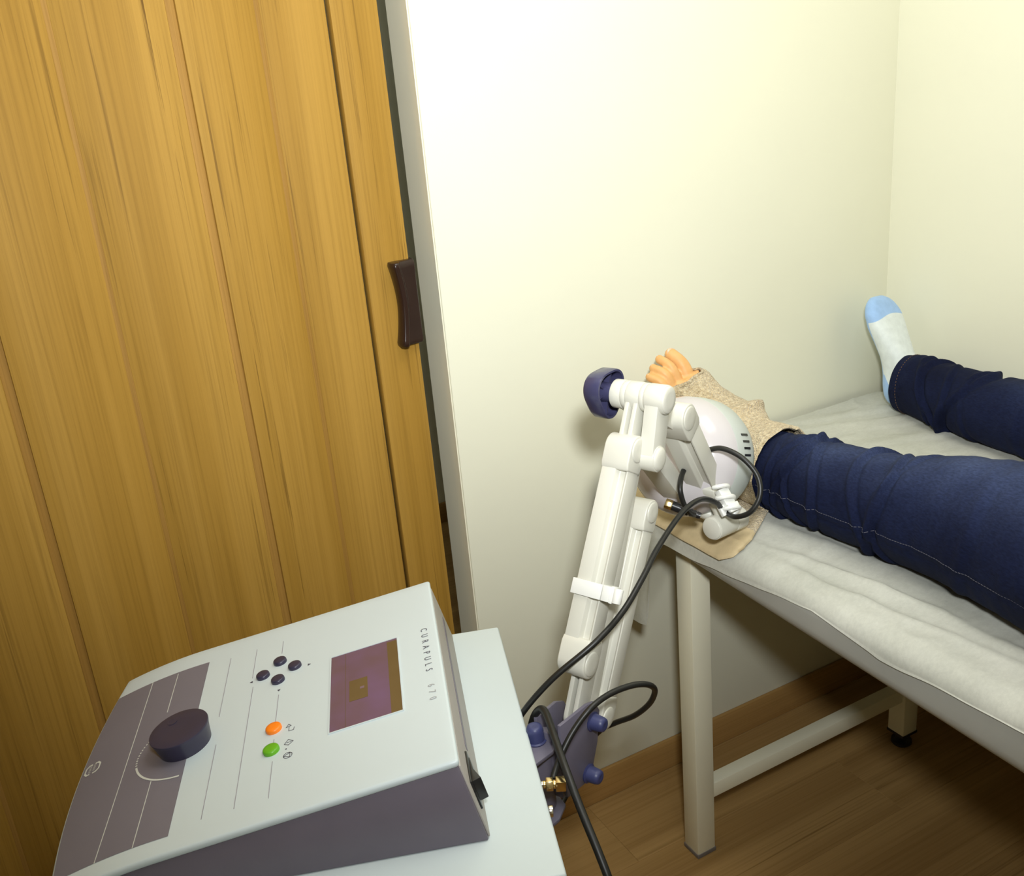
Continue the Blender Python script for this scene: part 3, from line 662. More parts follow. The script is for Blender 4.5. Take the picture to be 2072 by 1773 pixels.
# applicator head: a thick rounded drum
HC = PX(1384, 924, 1.665); HA = (CR * 0.655 - CU * 0.02 + _fwd * 0.755).normalized()
RH = 0.1015
head_prof_b = [(-0.050, 0.002), (-0.0505, 0.03), (-0.048, 0.055), (-0.042, 0.073), (-0.032, 0.087), (-0.020, 0.0955), (-0.008, 0.0998), (-0.001, RH)]
bm = bmesh.new(); lathe(bm, HC, HA, head_prof_b + [(-0.0008, 0.06), (-0.0008, 0.002)], 96); hd = obj('head_back_shell', bm, m_lilac, arm, ang=60); hd['label'] = 'glossy pearl white back shell'
bm = bmesh.new(); lathe(bm, HC, HA, [(0.0008, 0.06), (0.0006, RH - 0.0006), (0.0020, RH), (0.030, RH + 0.0005), (0.052, RH - 0.001), (0.066, RH - 0.006), (0.077, RH - 0.015), (0.084, RH - 0.030), (0.0865, RH - 0.05), (0.087, 0.002)], 96)
hf = obj('head_front_shell', bm, m_headgrey, arm, ang=60); hf['label'] = 'matt light grey front shell with vent slots'
hu, hv = frame(HA)
# slots around the rim on the side towards the viewer's right
rt = (CR - HA * CR.dot(HA)).normalized(); dn = (-CU - HA * (-CU).dot(HA)).normalized()
for k in range(4):
    t = math.radians(-20.5 + k * 6.5); rd = rt * math.cos(t) + dn * math.sin(t); tg = HA.cross(rd).normalized()
    bm = bmesh.new(); box(bm, HC + HA * 0.031 + rd * (RH - 0.0018), (0.0205, 0.0038, 0.005), (HA, tg, rd)); obj('vent_slot', bm, m_dark, hf)
# fork that holds the head
bm = bmesh.new(); fr0 = w1 - wd * 0.01; fr1 = HC + HA * 0.02 + dn * (RH + 0.002) * 0.9 + rt * 0.03
tube(bm, [fr0, (fr0 + fr1) / 2 + dn * 0.004, fr1, HC + HA * 0.02 + dn * 0.08 + rt * 0.02], 0.0115, 12); obj('head_fork', bm, m_arm, arm)
# hand wheel: hollow three-lobed cup with hub and ribs
HW0, HW1 = -0.036, -0.062
def lobe(r, t): return r * (1 + 0.10 * math.cos(3 * (t - 0.5)))
def wheel_ring(r, o, n=60):
    c = AP(PT[0], PT[1], o); return [c + am * (lobe(r, 2 * PI * i / n) * math.cos(2 * PI * i / n)) + az * (lobe(r, 2 * PI * i / n) * math.sin(2 * PI * i / n)) for i in range(n)]
bm = bmesh.new(); loft(bm, [wheel_ring(0.0315, HW0 - 0.006), wheel_ring(0.0315, HW0), wheel_ring(0.0345, HW0), wheel_ring(0.0355, HW0 - 0.003), wheel_ring(0.0350, HW1 + 0.004), wheel_ring(0.0325, HW1), wheel_ring(0.010, HW1 - 0.002), wheel_ring(0.002, HW1 - 0.002)][1:], cap0=False)
kb = [wheel_ring(0.0315, HW0), wheel_ring(0.0312, HW1 + 0.006), wheel_ring(0.002, HW1 + 0.006)]
loft(bm, kb, cap0=False); bmesh.ops.remove_doubles(bm, verts=bm.verts, dist=1e-5)
hw = obj('hand_wheel', bm, m_blue, arm, ang=50); hw['label'] = 'blue violet hand wheel'
bm = bmesh.new(); cyl(bm, AP(PT[0], PT[1], -0.0292), AP(PT[0], PT[1], HW1 + 0.006), 0.0125, 0.0150); obj('hub', bm, m_blue, hw, bevel=0.001)
for t in (0.35, 1.15, 2.45, 3.25, 4.55, 5.3):
    d = am * math.cos(t) + az * math.sin(t); bm = bmesh.new(); box(bm, AP(PT[0], PT[1], (HW0 + HW1) / 2 - 0.001) + d * 0.0215, (0.021, 0.0032, 0.016), (d, d.cross(an), an)); obj('rib', bm, m_blue, hw)
# cable clip strapped round the lower sleeve, and one at the wrist
cc = V((0.0475, 0.873)); dd = (V((0.152, 1.048)) - V((0.002, 0.793))).normalized(); ff = V((dd.y, -dd.x))
def clip_at(t): return AP(0.002 + dd.x * t, 0.793 + dd.y * t, OB)
f3 = am * ff.x + az * ff.y; d3 = am * dd.x + az * dd.y
bm = bmesh.new(); cpt = clip_at(0.098)
for (x0, x1, y0, y1) in ((-0.0235, 0.0235, -0.0215, -0.0185), (-0.0235, -0.0205, -0.0185, 0.0200), (0.0205, 0.0235, -0.0185, 0.0200), (-0.0235, 0.0235, 0.0185, 0.0215)):
    box(bm, cpt + an * ((x0 + x1) / 2) + f3 * ((y0 + y1) / 2), (x1 - x0, y1 - y0, 0.021), (an, f3, d3))
ck = obj('cable_clip', bm, m_clip, arm, bevel=0.0008); ck['label'] = 'white cable clip'
bm = bmesh.new(); box(bm, cpt + an * 0.0310 + f3 * -0.020, (0.012, 0.005, 0.021), (an, f3, d3)); box(bm, cpt + an * 0.0390 + f3 * -0.012, (0.005, 0.018, 0.023), (an, f3, d3)); cyl(bm, cpt + an * 0.046 + f3 * -0.016 - d3 * 0.010, cpt + an * 0.046 + f3 * -0.016 + d3 * 0.010, 0.0065); obj('clip_jaw', bm, m_clip, ck, bevel=0.0008)
wc = PX(1470, 1012, 1.580); bm = bmesh.new()
cd = (PX(1488, 1040, 1.575) - PX(1462, 990, 1.585)).normalized(); cu_, cv_ = frame(cd)
box(bm, wc + cu_ * 0.0 - cd * 0.004, (0.020, 0.013, 0.030), (cu_, cv_, cd))
tube(bm, [wc + cd * (-0.026 + 0.052 * k / 28) + cu_ * (0.0135 * math.cos(k * 0.62)) + cv_ * (0.0115 * math.sin(k * 0.62)) for k in range(29)], 0.0036, 10, 4)
box(bm, PX(1484, 1026, 1.572), (0.022, 0.007, 0.014), (cu_, cv_, cd)); box(bm, PX(1462, 1034, 1.572), (0.010, 0.007, 0.018), (cu_, cv_, cd))
c2_ = obj('cable_clip', bm, m_clip, arm, bevel=0.0012); c2_['label'] = 'white cable clip'
# threaded socket on the head's back and the plug
bm = bmesh.new(); g0 = PX(1346, 1018, 1.600); g1 = PX(1352, 1018, 1.600)
gd = (PX(1400, 1038, 1.590) - g0).normalized(); cyl(bm, g0, g0 + gd * 0.012, 0.0085, n=6); obj('socket', bm, m_brass, arm, bevel=0.0006)

# ------------------------------------------------------------------ cables
bm = bmesh.new()
pl_ = [g0 + gd * 0.012, PX(1368, 1023, 1.597), PX(1385, 1032, 1.592), PX(1400, 1040, 1.585), PX(1404, 1042, 1.575), PX(1394, 1036, 1.560), PX(1382, 1016, 1.545), PX(1376, 985, 1.540), PX(1383, 953, 1.572), PX(1405, 924, 1.592), PX(1434, 911, 1.572), PX(1463, 908, 1.552), PX(1502, 927, 1.535),
       PX(1532, 962, 1.525), PX(1538, 1001, 1.520), PX(1520, 1035, 1.525), PX(1491, 1046, 1.545), PX(1472, 1040, 1.572), PX(1460, 1030, 1.575), PX(1450, 1018, 1.560), PX(1424, 1010, 1.530), PX(1397, 1022, 1.490), PX(1367, 1054, 1.455), PX(1328, 1114, 1.41), PX(1300, 1170, 1.375), PX(1260, 1238, 1.345), PX(1205, 1300, 1.315), PX(1120, 1372, 1.315), PX(1064, 1434, 1.338), PX(1046, 1470, 1.36), PX(1040, 1540, 1.40), CP(0.22, -0.025, -0.20)]
tube(bm, pl_, 0.0043, 12, 10)
cb = obj('applicator_cable', bm, m_black, base=PX(1062, 1436, 1.235)); tag(cb, 'dark grey cable looping round the applicator head and down past the arm', 'cable')
bm = bmesh.new(); q0, q1 = g0 + gd * 0.012, g0 + gd * 0.052
cyl(bm, q0, q0 + gd * 0.018, 0.0078, 0.0082, 24); [cyl(bm, q0 + gd * (0.018 + 0.006 * k), q0 + gd * (0.0218 + 0.006 * k), 0.0080 - 0.0005 * k, 0.0076 - 0.0005 * k, 20) for k in range(5)]; cyl(bm, q0 + gd * 0.018, q0 + gd * 0.048, 0.0055, 0.0052, 16)
o = obj('plug_boot', bm, m_dark, cb); o['label'] = 'black ribbed plug boot'
CB = (0.02, -0.078)
def CX(x, y, dep): return PX(x, y, dep)
g2 = CX(1098, 1588, 1.228); g3 = CX(1142, 1586, 1.228); g2d = (g3 - g2).normalized()
bm = bmesh.new(); tube(bm, [CX(1121, 1578, 1.232), CX(1121, 1570, 1.236), CX(1134, 1532, 1.250), CX(1160, 1480, 1.262), CX(1195, 1434, 1.270), CX(1235, 1404, 1.29), CX(1280, 1387, 1.31), CX(1312, 1386, 1.33), CX(1325, 1398, 1.36), CX(1314, 1424, 1.40), CX(1284, 1448, 1.44), CX(1245, 1463, 1.48), CX(1215, 1478, 1.50), CX(1190, 1510, 1.50), CX(1150, 1600, 1.46), CX(1110, 1680, 1.42)], 0.0042, 12, 10)
c2 = obj('socket_cable', bm, m_black, base=CX(1122, 1580, 1.232)); tag(c2, 'dark cable making a loop beside the arm bracket from the brass connector', 'cable')
bm = bmesh.new(); cyl(bm, g2, g2 + g2d * 0.004, 0.0050, n=20); cyl(bm, g2 + g2d * 0.004, g2 + g2d * 0.013, 0.0086, n=6); cyl(bm, g2 + g2d * 0.013, g2 + g2d * 0.0165, 0.0058, n=20); box(bm, g2 + g2d * 0.0225, (0.0125, 0.0125, 0.0145), (g2d, frame(g2d)[0], frame(g2d)[1]))
o = obj('connector', bm, m_brass, c2, bevel=0.0007); o['label'] = 'shiny brass angle connector'
bm = bmesh.new(); cyl(bm, g2 - g2d * 0.074, g2, 0.0048, n=20); lathe(bm, g2 - g2d * 0.008, g2d, [(0, 0.0045), (0.002, 0.007), (0.005, 0.007), (0.007, 0.0045)], 20); o = obj('socket', bm, m_nickel, cart); o['label'] = 'nickel cable socket'
bm = bmesh.new(); g4 = CX(1106, 1642, 1.208); cyl(bm, g4 - g2d * 0.074, g4 + g2d * 0.004, 0.0048, n=20); cyl(bm, g4 + g2d * 0.002, g4 + g2d * 0.008, 0.0072, n=24); o = obj('socket', bm, m_nickel, cart, bevel=0.0005); o['label'] = 'nickel cable socket'
bm = bmesh.new(); tube(bm, [CX(1040, 1640, 1.45), CX(1058, 1560, 1.41), CX(1071, 1492, 1.365), CX(1080, 1452, 1.336), CX(1094, 1435, 1.318), CX(1106, 1447, 1.300), CX(1122, 1492, 1.262), CX(1148, 1566, 1.215), CX(1180, 1650, 1.185), CX(1212, 1728, 1.16), CX(1238, 1800, 1.145), CX(1262, 1900, 1.14), V((0.515, 0.72, 0.30)), V((0.52, 0.66, 0.06)), V((0.53, 0.60, 0.006)), V((0.56, 0.45, 0.006)), V((0.50, 0.20, 0.006)), V((0.30, -0.1, 0.006))], 0.0052, 12, 10)
pc = obj('power_cord', bm, m_black, base=(0.49, 0.60, 0.0)); tag(pc, 'thick black cord hanging over the arm bracket down to the floor', 'cord')

# ------------------------------------------------------------------ person lying on the couch
person = thing('person', (1.40, 0.5, 0.775), 'person lying on the couch in blue jeans, one foot bare, one foot in a sock', 'person')
ex, ey, ez = V((1, 0, 0)), V((0, 1, 0)), V((0, 0, 1))
nearR = dict(Y=[1.40, 1.34, 1.27, 1.17, 1.07, 0.97, 0.87, 0.77, 0.67, 0.57, 0.45, 0.37, 0.28], X=[1.135, 1.132, 1.133, 1.139, 1.147, 1.157, 1.166, 1.159, 1.150, 1.172, 1.245, 1.285, 1.32],
             rx=[0.045, 0.046, 0.054, 0.066, 0.075, 0.082, 0.095, 0.106, 0.116, 0.116, 0.113, 0.100, 0.06], rz=[0.046, 0.05, 0.065, 0.074, 0.077, 0.082, 0.096, 0.106, 0.113, 0.115, 0.110, 0.100, 0.06], z0=0.7795)
farR = dict(Y=[1.44, 1.37, 1.29, 1.20, 1.10, 1.00, 0.90, 0.78, 0.66, 0.54, 0.43, 0.36, 0.28], X=[1.683, 1.678, 1.665, 1.655, 1.652, 1.650, 1.645, 1.633, 1.615, 1.585, 1.545, 1.515, 1.48],
            rx=[0.050, 0.055, 0.062, 0.067, 0.071, 0.073, 0.082, 0.095, 0.105, 0.112, 0.110, 0.098, 0.06], rz=[0.060, 0.067, 0.067, 0.068, 0.071, 0.073, 0.082, 0.095, 0.105, 0.112, 0.110, 0.098, 0.06], z0=0.7795)
def ip(D, k, y): return interp(-y, [-v for v in D['Y']], D[k])
def leg_rings(D, y0, y1, n, nseg, shrink=1.0, disp=None):
    R_ = []
    for i in range(n + 1):
        y = y0 + (y1 - y0) * i / n; rx, rz, X = ip(D, 'rx', y), ip(D, 'rz', y), ip(D, 'X', y); r = []
        for k in range(nseg):
            t = 2 * PI * k / nseg; dr = disp(y, t) if disp else 0.0
            c, s = math.cos(t), math.sin(t); fl = 1.0 if s > -0.72 else 1.0
            zz = D['z0'] + rz + (rz * shrink + dr) * s
            if zz < D['z0']: zz = D['z0']
            r.append(V((X + (rx * shrink + dr) * c, y, zz)))
        R_.append(r)
    return R_
# foot solids in a local frame: along (heel->toe), lat (towards the big toe), dor (towards the shin)
class Foot:
    def __init__(s, heel, toe, lat, L=None):
        s.h = V(heel); s.al = (V(toe) - s.h); s.L = s.al.length; s.al.normalize()
        s.lat = (V(lat) - s.al * V(lat).dot(s.al)).normalized(); s.dor = s.al.cross(s.lat); s.dor = s.dor if s.dor.y < 0 else -s.dor
    def p(s, f, l, d): return s.h + s.al * (f * s.L) + s.lat * l + s.dor * d
    FS = [0.0, 0.035, 0.10, 0.2, 0.32, 0.45, 0.6, 0.74, 0.86, 0.95, 1.0]
    W = [0.014, 0.025, 0.031, 0.032, 0.031, 0.034, 0.041, 0.0475, 0.047, 0.036, 0.018]
    HD = [0.036, 0.058, 0.074, 0.085, 0.083, 0.068, 0.054, 0.042, 0.032, 0.025, 0.017]
    HS = [0.016, 0.006, 0.0, 0.001, 0.006, 0.009, 0.005, 0.0, 0.001, 0.003, 0.006]
    def rings(s, f1=1.0, n=22, seg=28, sc=1.0, shift=0.0):
        R_ = []
        for i in range(n + 1):
            f = f1 * i / n; wv = interp(f, s.FS, s.W) * sc; hi = interp(f, s.FS, s.HD); lo = interp(f, s.FS, s.HS); c = (hi + lo) / 2; hh = (hi - lo) / 2 * sc
            sk = interp(f, [0, 0.5, 0.8, 1.0], [0, 0.0, 0.002, 0.010])
            r = []
            for k in range(seg):
                t = 2 * PI * k / seg; cx, sx = math.cos(t), math.sin(t)
                e = 0.75; cx = math.copysign(abs(cx) ** e, cx); sx = math.copysign(abs(sx) ** e, sx)
                tilt = 0.006 * cx * (1 if f > 0.3 else 0)       # instep higher on the big-toe side
                r.append(s.p(f, wv * cx + sk, c + hh * sx + tilt * max(sx, 0)))
            R_.append(r)
        return R_
nf = Foot((1.158, 1.432, 0.786), (1.094, 1.492, 1.018), (1, 0, 0.16))
ff_ = Foot((1.690, 1.450, 0.783), (1.690, 1.505, 1.020), (-1, 0, 0.05))

def remesh(bm, voxel, smooth_it, name):
    bmesh.ops.recalc_face_normals(bm, faces=bm.faces)
    me = bpy.data.meshes.new(name + '_src'); bm.to_mesh(me); bm.free()
    o = bpy.data.objects.new(name + '_src', me); COL.objects.link(o)
    md = o.modifiers.new('r', 'REMESH'); md.mode = 'VOXEL'; md.voxel_size = voxel; md.use_smooth_shade = True
    sm = o.modifiers.new('s', 'SMOOTH'); sm.factor = 0.5; sm.iterations = smooth_it
    out = bpy.data.meshes.new_from_object(o.evaluated_get(bpy.context.evaluated_depsgraph_get())); bpy.data.objects.remove(o)
    out.name = name; out.polygons.foreach_set('use_smooth', [True] * len(out.polygons)); return out
def ell(bm, c, r, n=20, m=14):
    c = V(c); rr = []
    for i in range(1, m):
        a = PI * i / m - PI / 2; rr.append([c + V((r[0] * math.cos(a) * math.cos(2 * PI * k / n), r[1] * math.cos(a) * math.sin(2 * PI * k / n), r[2] * math.sin(a))) for k in range(n)])
    loft(bm, rr)
def chain(bm, pts, rs, n=14, k=6):
    tube(bm, pts, lambda t: interp(t, [i / (len(rs) - 1) for i in range(len(rs))], rs), n, k)
    ell(bm, pts[0], (rs[0],) * 3, 12, 8); ell(bm, pts[-1], (rs[-1],) * 3, 12, 8)

bm = bmesh.new()
# near (bare) foot: metatarsus, then five toes
loft(bm, nf.rings(0.755, 18))
toes = [   # base, mid, tip, radii
    ((1.133, 1.452, 0.955), (1.127, 1.462, 0.992), (1.1165, 1.484, 1.0120), (0.0165, 0.0138, 0.0127)),
    ((1.110, 1.450, 0.957), (1.098, 1.458, 0.995), (1.0880, 1.482, 1.0085), (0.0100, 0.0089, 0.0091)),
    ((1.095, 1.448, 0.952), (1.081, 1.455, 0.986), (1.0690, 1.477, 0.9960), (0.0098, 0.0085, 0.0087)),
    ((1.081, 1.446, 0.943), (1.068, 1.452, 0.973), (1.0560, 1.472, 0.9825), (0.0096, 0.0083, 0.0085)),
    ((1.069, 1.446, 0.932), (1.056, 1.450, 0.956), (1.0470, 1.466, 0.9640), (0.0115, 0.0084, 0.0080))]
for b_, m_, t_, rs in toes: chain(bm, [V(b_), V(m_), V(t_)], rs)
def shin(foot, D, y1):
    R_ = leg_rings(D, 1.30, y1, 30, 28, 0.82)
    c = foot.p(0.22, 0, 0.050); u = V((1, 0, 0)); top_ = [[c + V((0.033 * math.cos(2 * PI * k / 28), 0.0, 0.036 * math.sin(2 * PI * k / 28) + 0.004)) for k in range(28)]]
    mid = [[V((p.x * 0.5 + q.x * 0.5, 1.36, p.z * 0.5 + q.z * 0.5)) for p, q in zip(top_[0], R_[0])]]
    mid = [[V((c.x * 0.35 + (sum((q.x for q in R_[0])) / 28) * 0.65 + 0.036 * math.cos(2 * PI * k / 28), 1.355, 0.838 + 0.040 * math.sin(2 * PI * k / 28))) for k in range(28)]]
    loft(bm, top_ + mid + R_)
shin(nf, nearR, 0.36)
loft(bm, ff_.rings(0.97, 22, 28, 0.86)); shin(ff_, farR, 0.36)
# pelvis, trunk, shoulders, arms, neck and head (outside the frame)
def trunk(rows, seg=36):
    return [[V((1.40 + wx * math.cos(2 * PI * k / seg), y, 0.7795 + hz * 0.5 * (1 + math.sin(2 * PI * k / seg)) + (0.0 if math.sin(2 * PI * k / seg) > -2 else 0))) for k in range(seg)] for y, wx, hz in rows]
TR = [(0.46, 0.10, 0.15), (0.42, 0.19, 0.20), (0.30, 0.205, 0.22), (0.18, 0.185, 0.21), (0.06, 0.165, 0.20), (-0.08, 0.178, 0.215), (-0.18, 0.185, 0.22), (-0.25, 0.19, 0.19), (-0.295, 0.13, 0.15), (-0.315, 0.06, 0.12)]
loft(bm, trunk(TR))
chain(bm, [V((1.40, -0.28, 0.85)), V((1.40, -0.36, 0.87))], (0.055, 0.052))
ell(bm, (1.40, -0.325 - 0.105, 0.875), (0.073, 0.112, 0.092), 28, 20)
ell(bm, (1.40, -0.42, 0.972), (0.013, 0.022, 0.016), 12, 8)
for sg in (-1, 1):
    ell(bm, (1.40 + sg * 0.074, -0.425, 0.868), (0.010, 0.028, 0.018), 12, 8)
    wr_ = V((1.40 + sg * 0.115, 0.135, 1.022)); hd_ = V((-sg * 0.93, 0.36, 0.02)).normalized(); lt_ = V((0, 0, 1)).cross(hd_)
    chain(bm, [V((1.40 + sg * 0.185, -0.22, 0.86)), V((1.40 + sg * 0.225, -0.07, 0.845)), V((1.40 + sg * 0.238, 0.07, 0.850)), V((1.40 + sg * 0.185, 0.105, 0.95)), wr_], (0.052, 0.045, 0.040, 0.034, 0.026))
    for q in (-1, 0, 1): chain(bm, [wr_ + lt_ * (q * 0.008), wr_ + hd_ * 0.085 + lt_ * (q * 0.024)], (0.019, 0.0135))
    for fi in range(4):
        b0 = wr_ + hd_ * 0.088 + lt_ * (0.029 - 0.0193 * fi); L_ = (0.060, 0.070, 0.066, 0.050)[fi]
        chain(bm, [b0, b0 + hd_ * (L_ * 0.55) + V((0, 0, 0.002)), b0 + hd_ * L_ - V((0, 0, 0.010))], (0.0092, 0.0086, 0.0072), 10, 4)
    chain(bm, [wr_ + hd_ * 0.02 - lt_ * (sg * 0.018), wr_ + hd_ * 0.05 - lt_ * (sg * 0.044), wr_ + hd_ * 0.078 - lt_ * (sg * 0.050)], (0.013, 0.0105, 0.0085), 10, 4)
body_me = remesh(bm, 0.0026, 2, 'body')
put('body', body_me, m_skin, person)
# toenails
for i, (b_, m_, t_, rs) in enumerate(toes):
    rr = rs[2]; u_ = (V(t_) - V(m_)).normalized(); c = V(t_) + nf.dor * (rr * 0.62) + nf.al * (rr * 0.42); nn = u_.cross(nf.lat).normalized(); nn = nn if nn.dot(nf.dor) > 0 else -nn
    bm = bmesh.new(); s = rr * (0.72 if i == 0 else 0.62)
    loft(bm, [[c + nf.lat * (s * q * math.cos(2 * PI * k / 20)) + u_ * (s * q * 1.05 * math.sin(2 * PI * k / 20)) + nn * (h_ - 0.0025 * (q * math.cos(2 * PI * k / 20)) ** 2) for k in range(20)] for q, h_ in ((1.0, -0.0018), (0.97, 0.0006), (0.7, 0.0011), (0.05, 0.0012))])
    obj('toenail', bm, m_nail, person, ang=60)

# jeans
def folds_near(y, t):
    s = math.sin(t); c = math.cos(t); top_w = max(0.0, 0.5 - 0.5 * math.cos(t - PI * 1.05)); d = 0.0
    for y0, k, wv, A in ((1.214, 0.012, 0.0055, 0.0052), (1.190, -0.020, 0.0045, 0.0050), (1.168, 0.018, 0.0045, 0.0064), (1.148, 0.030, 0.0050, 0.0078), (1.128, -0.014, 0.0045, 0.0056), (1.098, 0.032, 0.0065, 0.0050), (1.000, -0.030, 0.0065, 0.0060), (0.965, 0.028, 0.0060, 0.0054), (0.940, -0.020, 0.0055, 0.0036), (0.80, 0.03, 0.010, 0.0020)):
        u = y - y0 - k * math.sin(t * 1.5 + y0 * 40) * 0.8
        d += A * (gauss(u, wv) - 0.75 * gauss(u + wv * 1.7, wv * 0.9)) * (0.35 + 0.65 * abs(math.sin(t * 0.5 + y0 * 23)))
    d += 0.0022 * nz(y * 22, t * 1.6, 1.0) + 0.0012 * nz(y * 60, t * 3, 4.0)
    d -= 0.0020 * gauss(((t - 3.42 - 0.05 * math.sin(y * 9)) + PI) % (2 * PI) - PI, 0.035)     # side seam groove
    return d
def folds_far(y, t):
    d = 0.0
    for y0, k, wv, A in ((1.325, 0.024, 0.006, 0.0045), (1.300, 0.030, 0.007, 0.0068), (1.268, -0.018, 0.006, 0.0060), (1.225, 0.040, 0.0085, 0.0115), (1.200, -0.01, 0.006, 0.0045), (1.06, 0.02, 0.010, 0.003)):
        u = y - y0 - k * math.sin(t * 1.3 + y0 * 33)
        d += A * (gauss(u, wv) - 0.8 * gauss(u + wv * 1.7, wv * 0.9)) * (0.3 + 0.7 * abs(math.sin(t * 0.5 + y0 * 17)))
    d += 0.0024 * nz(y * 20, t * 1.6, 7.0) + 0.0012 * nz(y * 60, t * 3, 8.0)
    return d
bm = bmesh.new(); NS = 128
wear_highlight = bm.verts.layers.float.new('wear_highlight')
def add_leg(D, y0, y1, n, disp, worn_lit):
    R_ = leg_rings(D, y0, y1, n, NS, 1.0, disp)
    inner = [[V((ip(D, 'X', y0) + (p.x - ip(D, 'X', y0)) * 0.955, y0 - 0.02 if False else p.y - dy, D['z0'] + ip(D, 'rz', y0) + (p.z - D['z0'] - ip(D, 'rz', y0)) * 0.955)) for p in R_[0]] for dy in (0.03, 0.0)]
    rv = loft(bm, inner + R_, cap0=False, cap1=False)
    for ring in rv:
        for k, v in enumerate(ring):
            t = 2 * PI * k / NS; v[wear_highlight] = worn_lit(v.co.y, t)
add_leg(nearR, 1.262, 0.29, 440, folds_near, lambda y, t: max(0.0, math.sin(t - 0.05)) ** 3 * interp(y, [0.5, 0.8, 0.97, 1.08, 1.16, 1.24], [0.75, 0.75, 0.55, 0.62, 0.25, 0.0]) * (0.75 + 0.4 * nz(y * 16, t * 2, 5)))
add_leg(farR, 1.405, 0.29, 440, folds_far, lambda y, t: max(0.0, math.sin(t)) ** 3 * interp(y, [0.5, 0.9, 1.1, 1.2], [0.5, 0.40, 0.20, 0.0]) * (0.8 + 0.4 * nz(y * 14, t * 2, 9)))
rv = loft(bm, [[V((1.40 + (p.x - 1.40) * 1.06, p.y, max(0.7795, p.z + (0.006 if p.z > 0.85 else 0)))) for p in r] for r in trunk([(0.47, 0.13, 0.16), (0.45, 0.185, 0.195), (0.41, 0.212, 0.218), (0.36, 0.220, 0.228), (0.28, 0.212, 0.228), (0.19, 0.192, 0.215)], 64)], cap1=False)
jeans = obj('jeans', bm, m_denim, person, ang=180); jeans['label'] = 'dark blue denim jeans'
def leg_curve(D, disp, t_of_y, y0, y1, n, lift):
    P = []
    for i in range(n + 1):
        y = y0 + (y1 - y0) * i / n; t = t_of_y(y); dr = disp(y, t) + lift; P.append(V((ip(D, 'X', y) + (ip(D, 'rx', y) + dr) * math.cos(t), y, D['z0'] + ip(D, 'rz', y) + (ip(D, 'rz', y) + dr) * math.sin(t))))
    return P
# stitched side seam: short thread stitches along the outer leg
P = leg_curve(nearR, folds_near, lambda y: 3.36 - 0.10 * math.sin((y - 0.8) * 5), 1.25, 0.45, 330, 0.0004)
bm = bmesh.new()
for i in range(0, len(P) - 2, 2): tube(bm, [P[i], P[i + 1] * 0.7 + P[i + 2] * 0.3], 0.0006, 5, 0)
tag(obj('seam_stitching', bm, m_stitch, jeans), kind='stuff')
bm = bmesh.new(); rr = leg_rings(farR, 1.385, 1.384, 1, 120, 1.0, lambda y, t: folds_far(y, t) + 0.0006)[0]
for i in range(0, 120, 2): tube(bm, [rr[i], rr[(i + 1) % 120]], 0.0007, 5, 0)
tag(obj('hem_stitching', bm, m_stitch2, jeans), kind='stuff')

# sock on the far foot
bm = bmesh.new(); loft(bm, ff_.rings(1.0, 26, 32, 1.06)); c = ff_.p(0.2, 0, 0.045)
loft(bm, [[c + V((0.030 * math.cos(2 * PI * k / 32), -0.005 + 0.0, 0.034 * math.sin(2 * PI * k / 32))) for k in range(32)],
          [V((1.694 + 0.041 * math.cos(2 * PI * k / 32), 1.405, 0.846 + 0.060 * math.sin(2 * PI * k / 32))) for k in range(32)],
          [V((1.676 + 0.044 * math.cos(2 * PI * k / 32), 1.345, 0.840 + 0.050 * math.sin(2 * PI * k / 32))) for k in range(32)]])
sme = remesh(bm, 0.0032, 10, 'sock'); at = sme.attributes.new('zone', 'FLOAT', 'POINT'); zv = []
for v in sme.vertices:
    r = v.co - ff_.h; f = r.dot(ff_.al) / ff_.L; d = r.dot(ff_.dor); l = r.dot(ff_.lat)
    toe_z = (f - 0.80 - 0.03 * math.cos(l * 40)) * 22; heel_z = (0.30 - f - max(0, d - 0.022) * 9) * 22; sole_z = (0.013 + 0.006 * math.sin(f * 3) - d) * 200
    zv.append(max(0.0, min(1.0, 0.5 + max(toe_z, heel_z, sole_z))))
at.data.foreach_set('value', zv)
sk = put('sock', sme, m_sock, person); sk['label'] = 'white sock with pale blue toe, heel and sole'
# shirt and hair, outside the frame
bm = bmesh.new(); loft(bm, [[V((1.40 + (p.x - 1.40) * 1.07, p.y, max(0.7795, p.z + (0.010 if p.z > 0.85 else 0)))) for p in r] for r in trunk([(0.24, 0.20, 0.225), (0.18, 0.19, 0.215), (0.06, 0.172, 0.206), (-0.08, 0.184, 0.22), (-0.18, 0.192, 0.226), (-0.25, 0.196, 0.195), (-0.296, 0.135, 0.155)], 48)], cap0=False, cap1=False)
for sg in (-1, 1): tube(bm, [V((1.40 + sg * 0.16, -0.22, 0.865)), V((1.40 + sg * 0.195, -0.18, 0.858)), V((1.40 + sg * 0.216, -0.06, 0.842))], 0.060, 24)
sh = obj('shirt', bm, m_shirt, person, ang=180); sh['label'] = 'plain pale shirt'
bm = bmesh.new(); ell(bm, (1.40, -0.455, 0.862), (0.082, 0.108, 0.084), 28, 20); obj('hair', bm, m_hair, person)

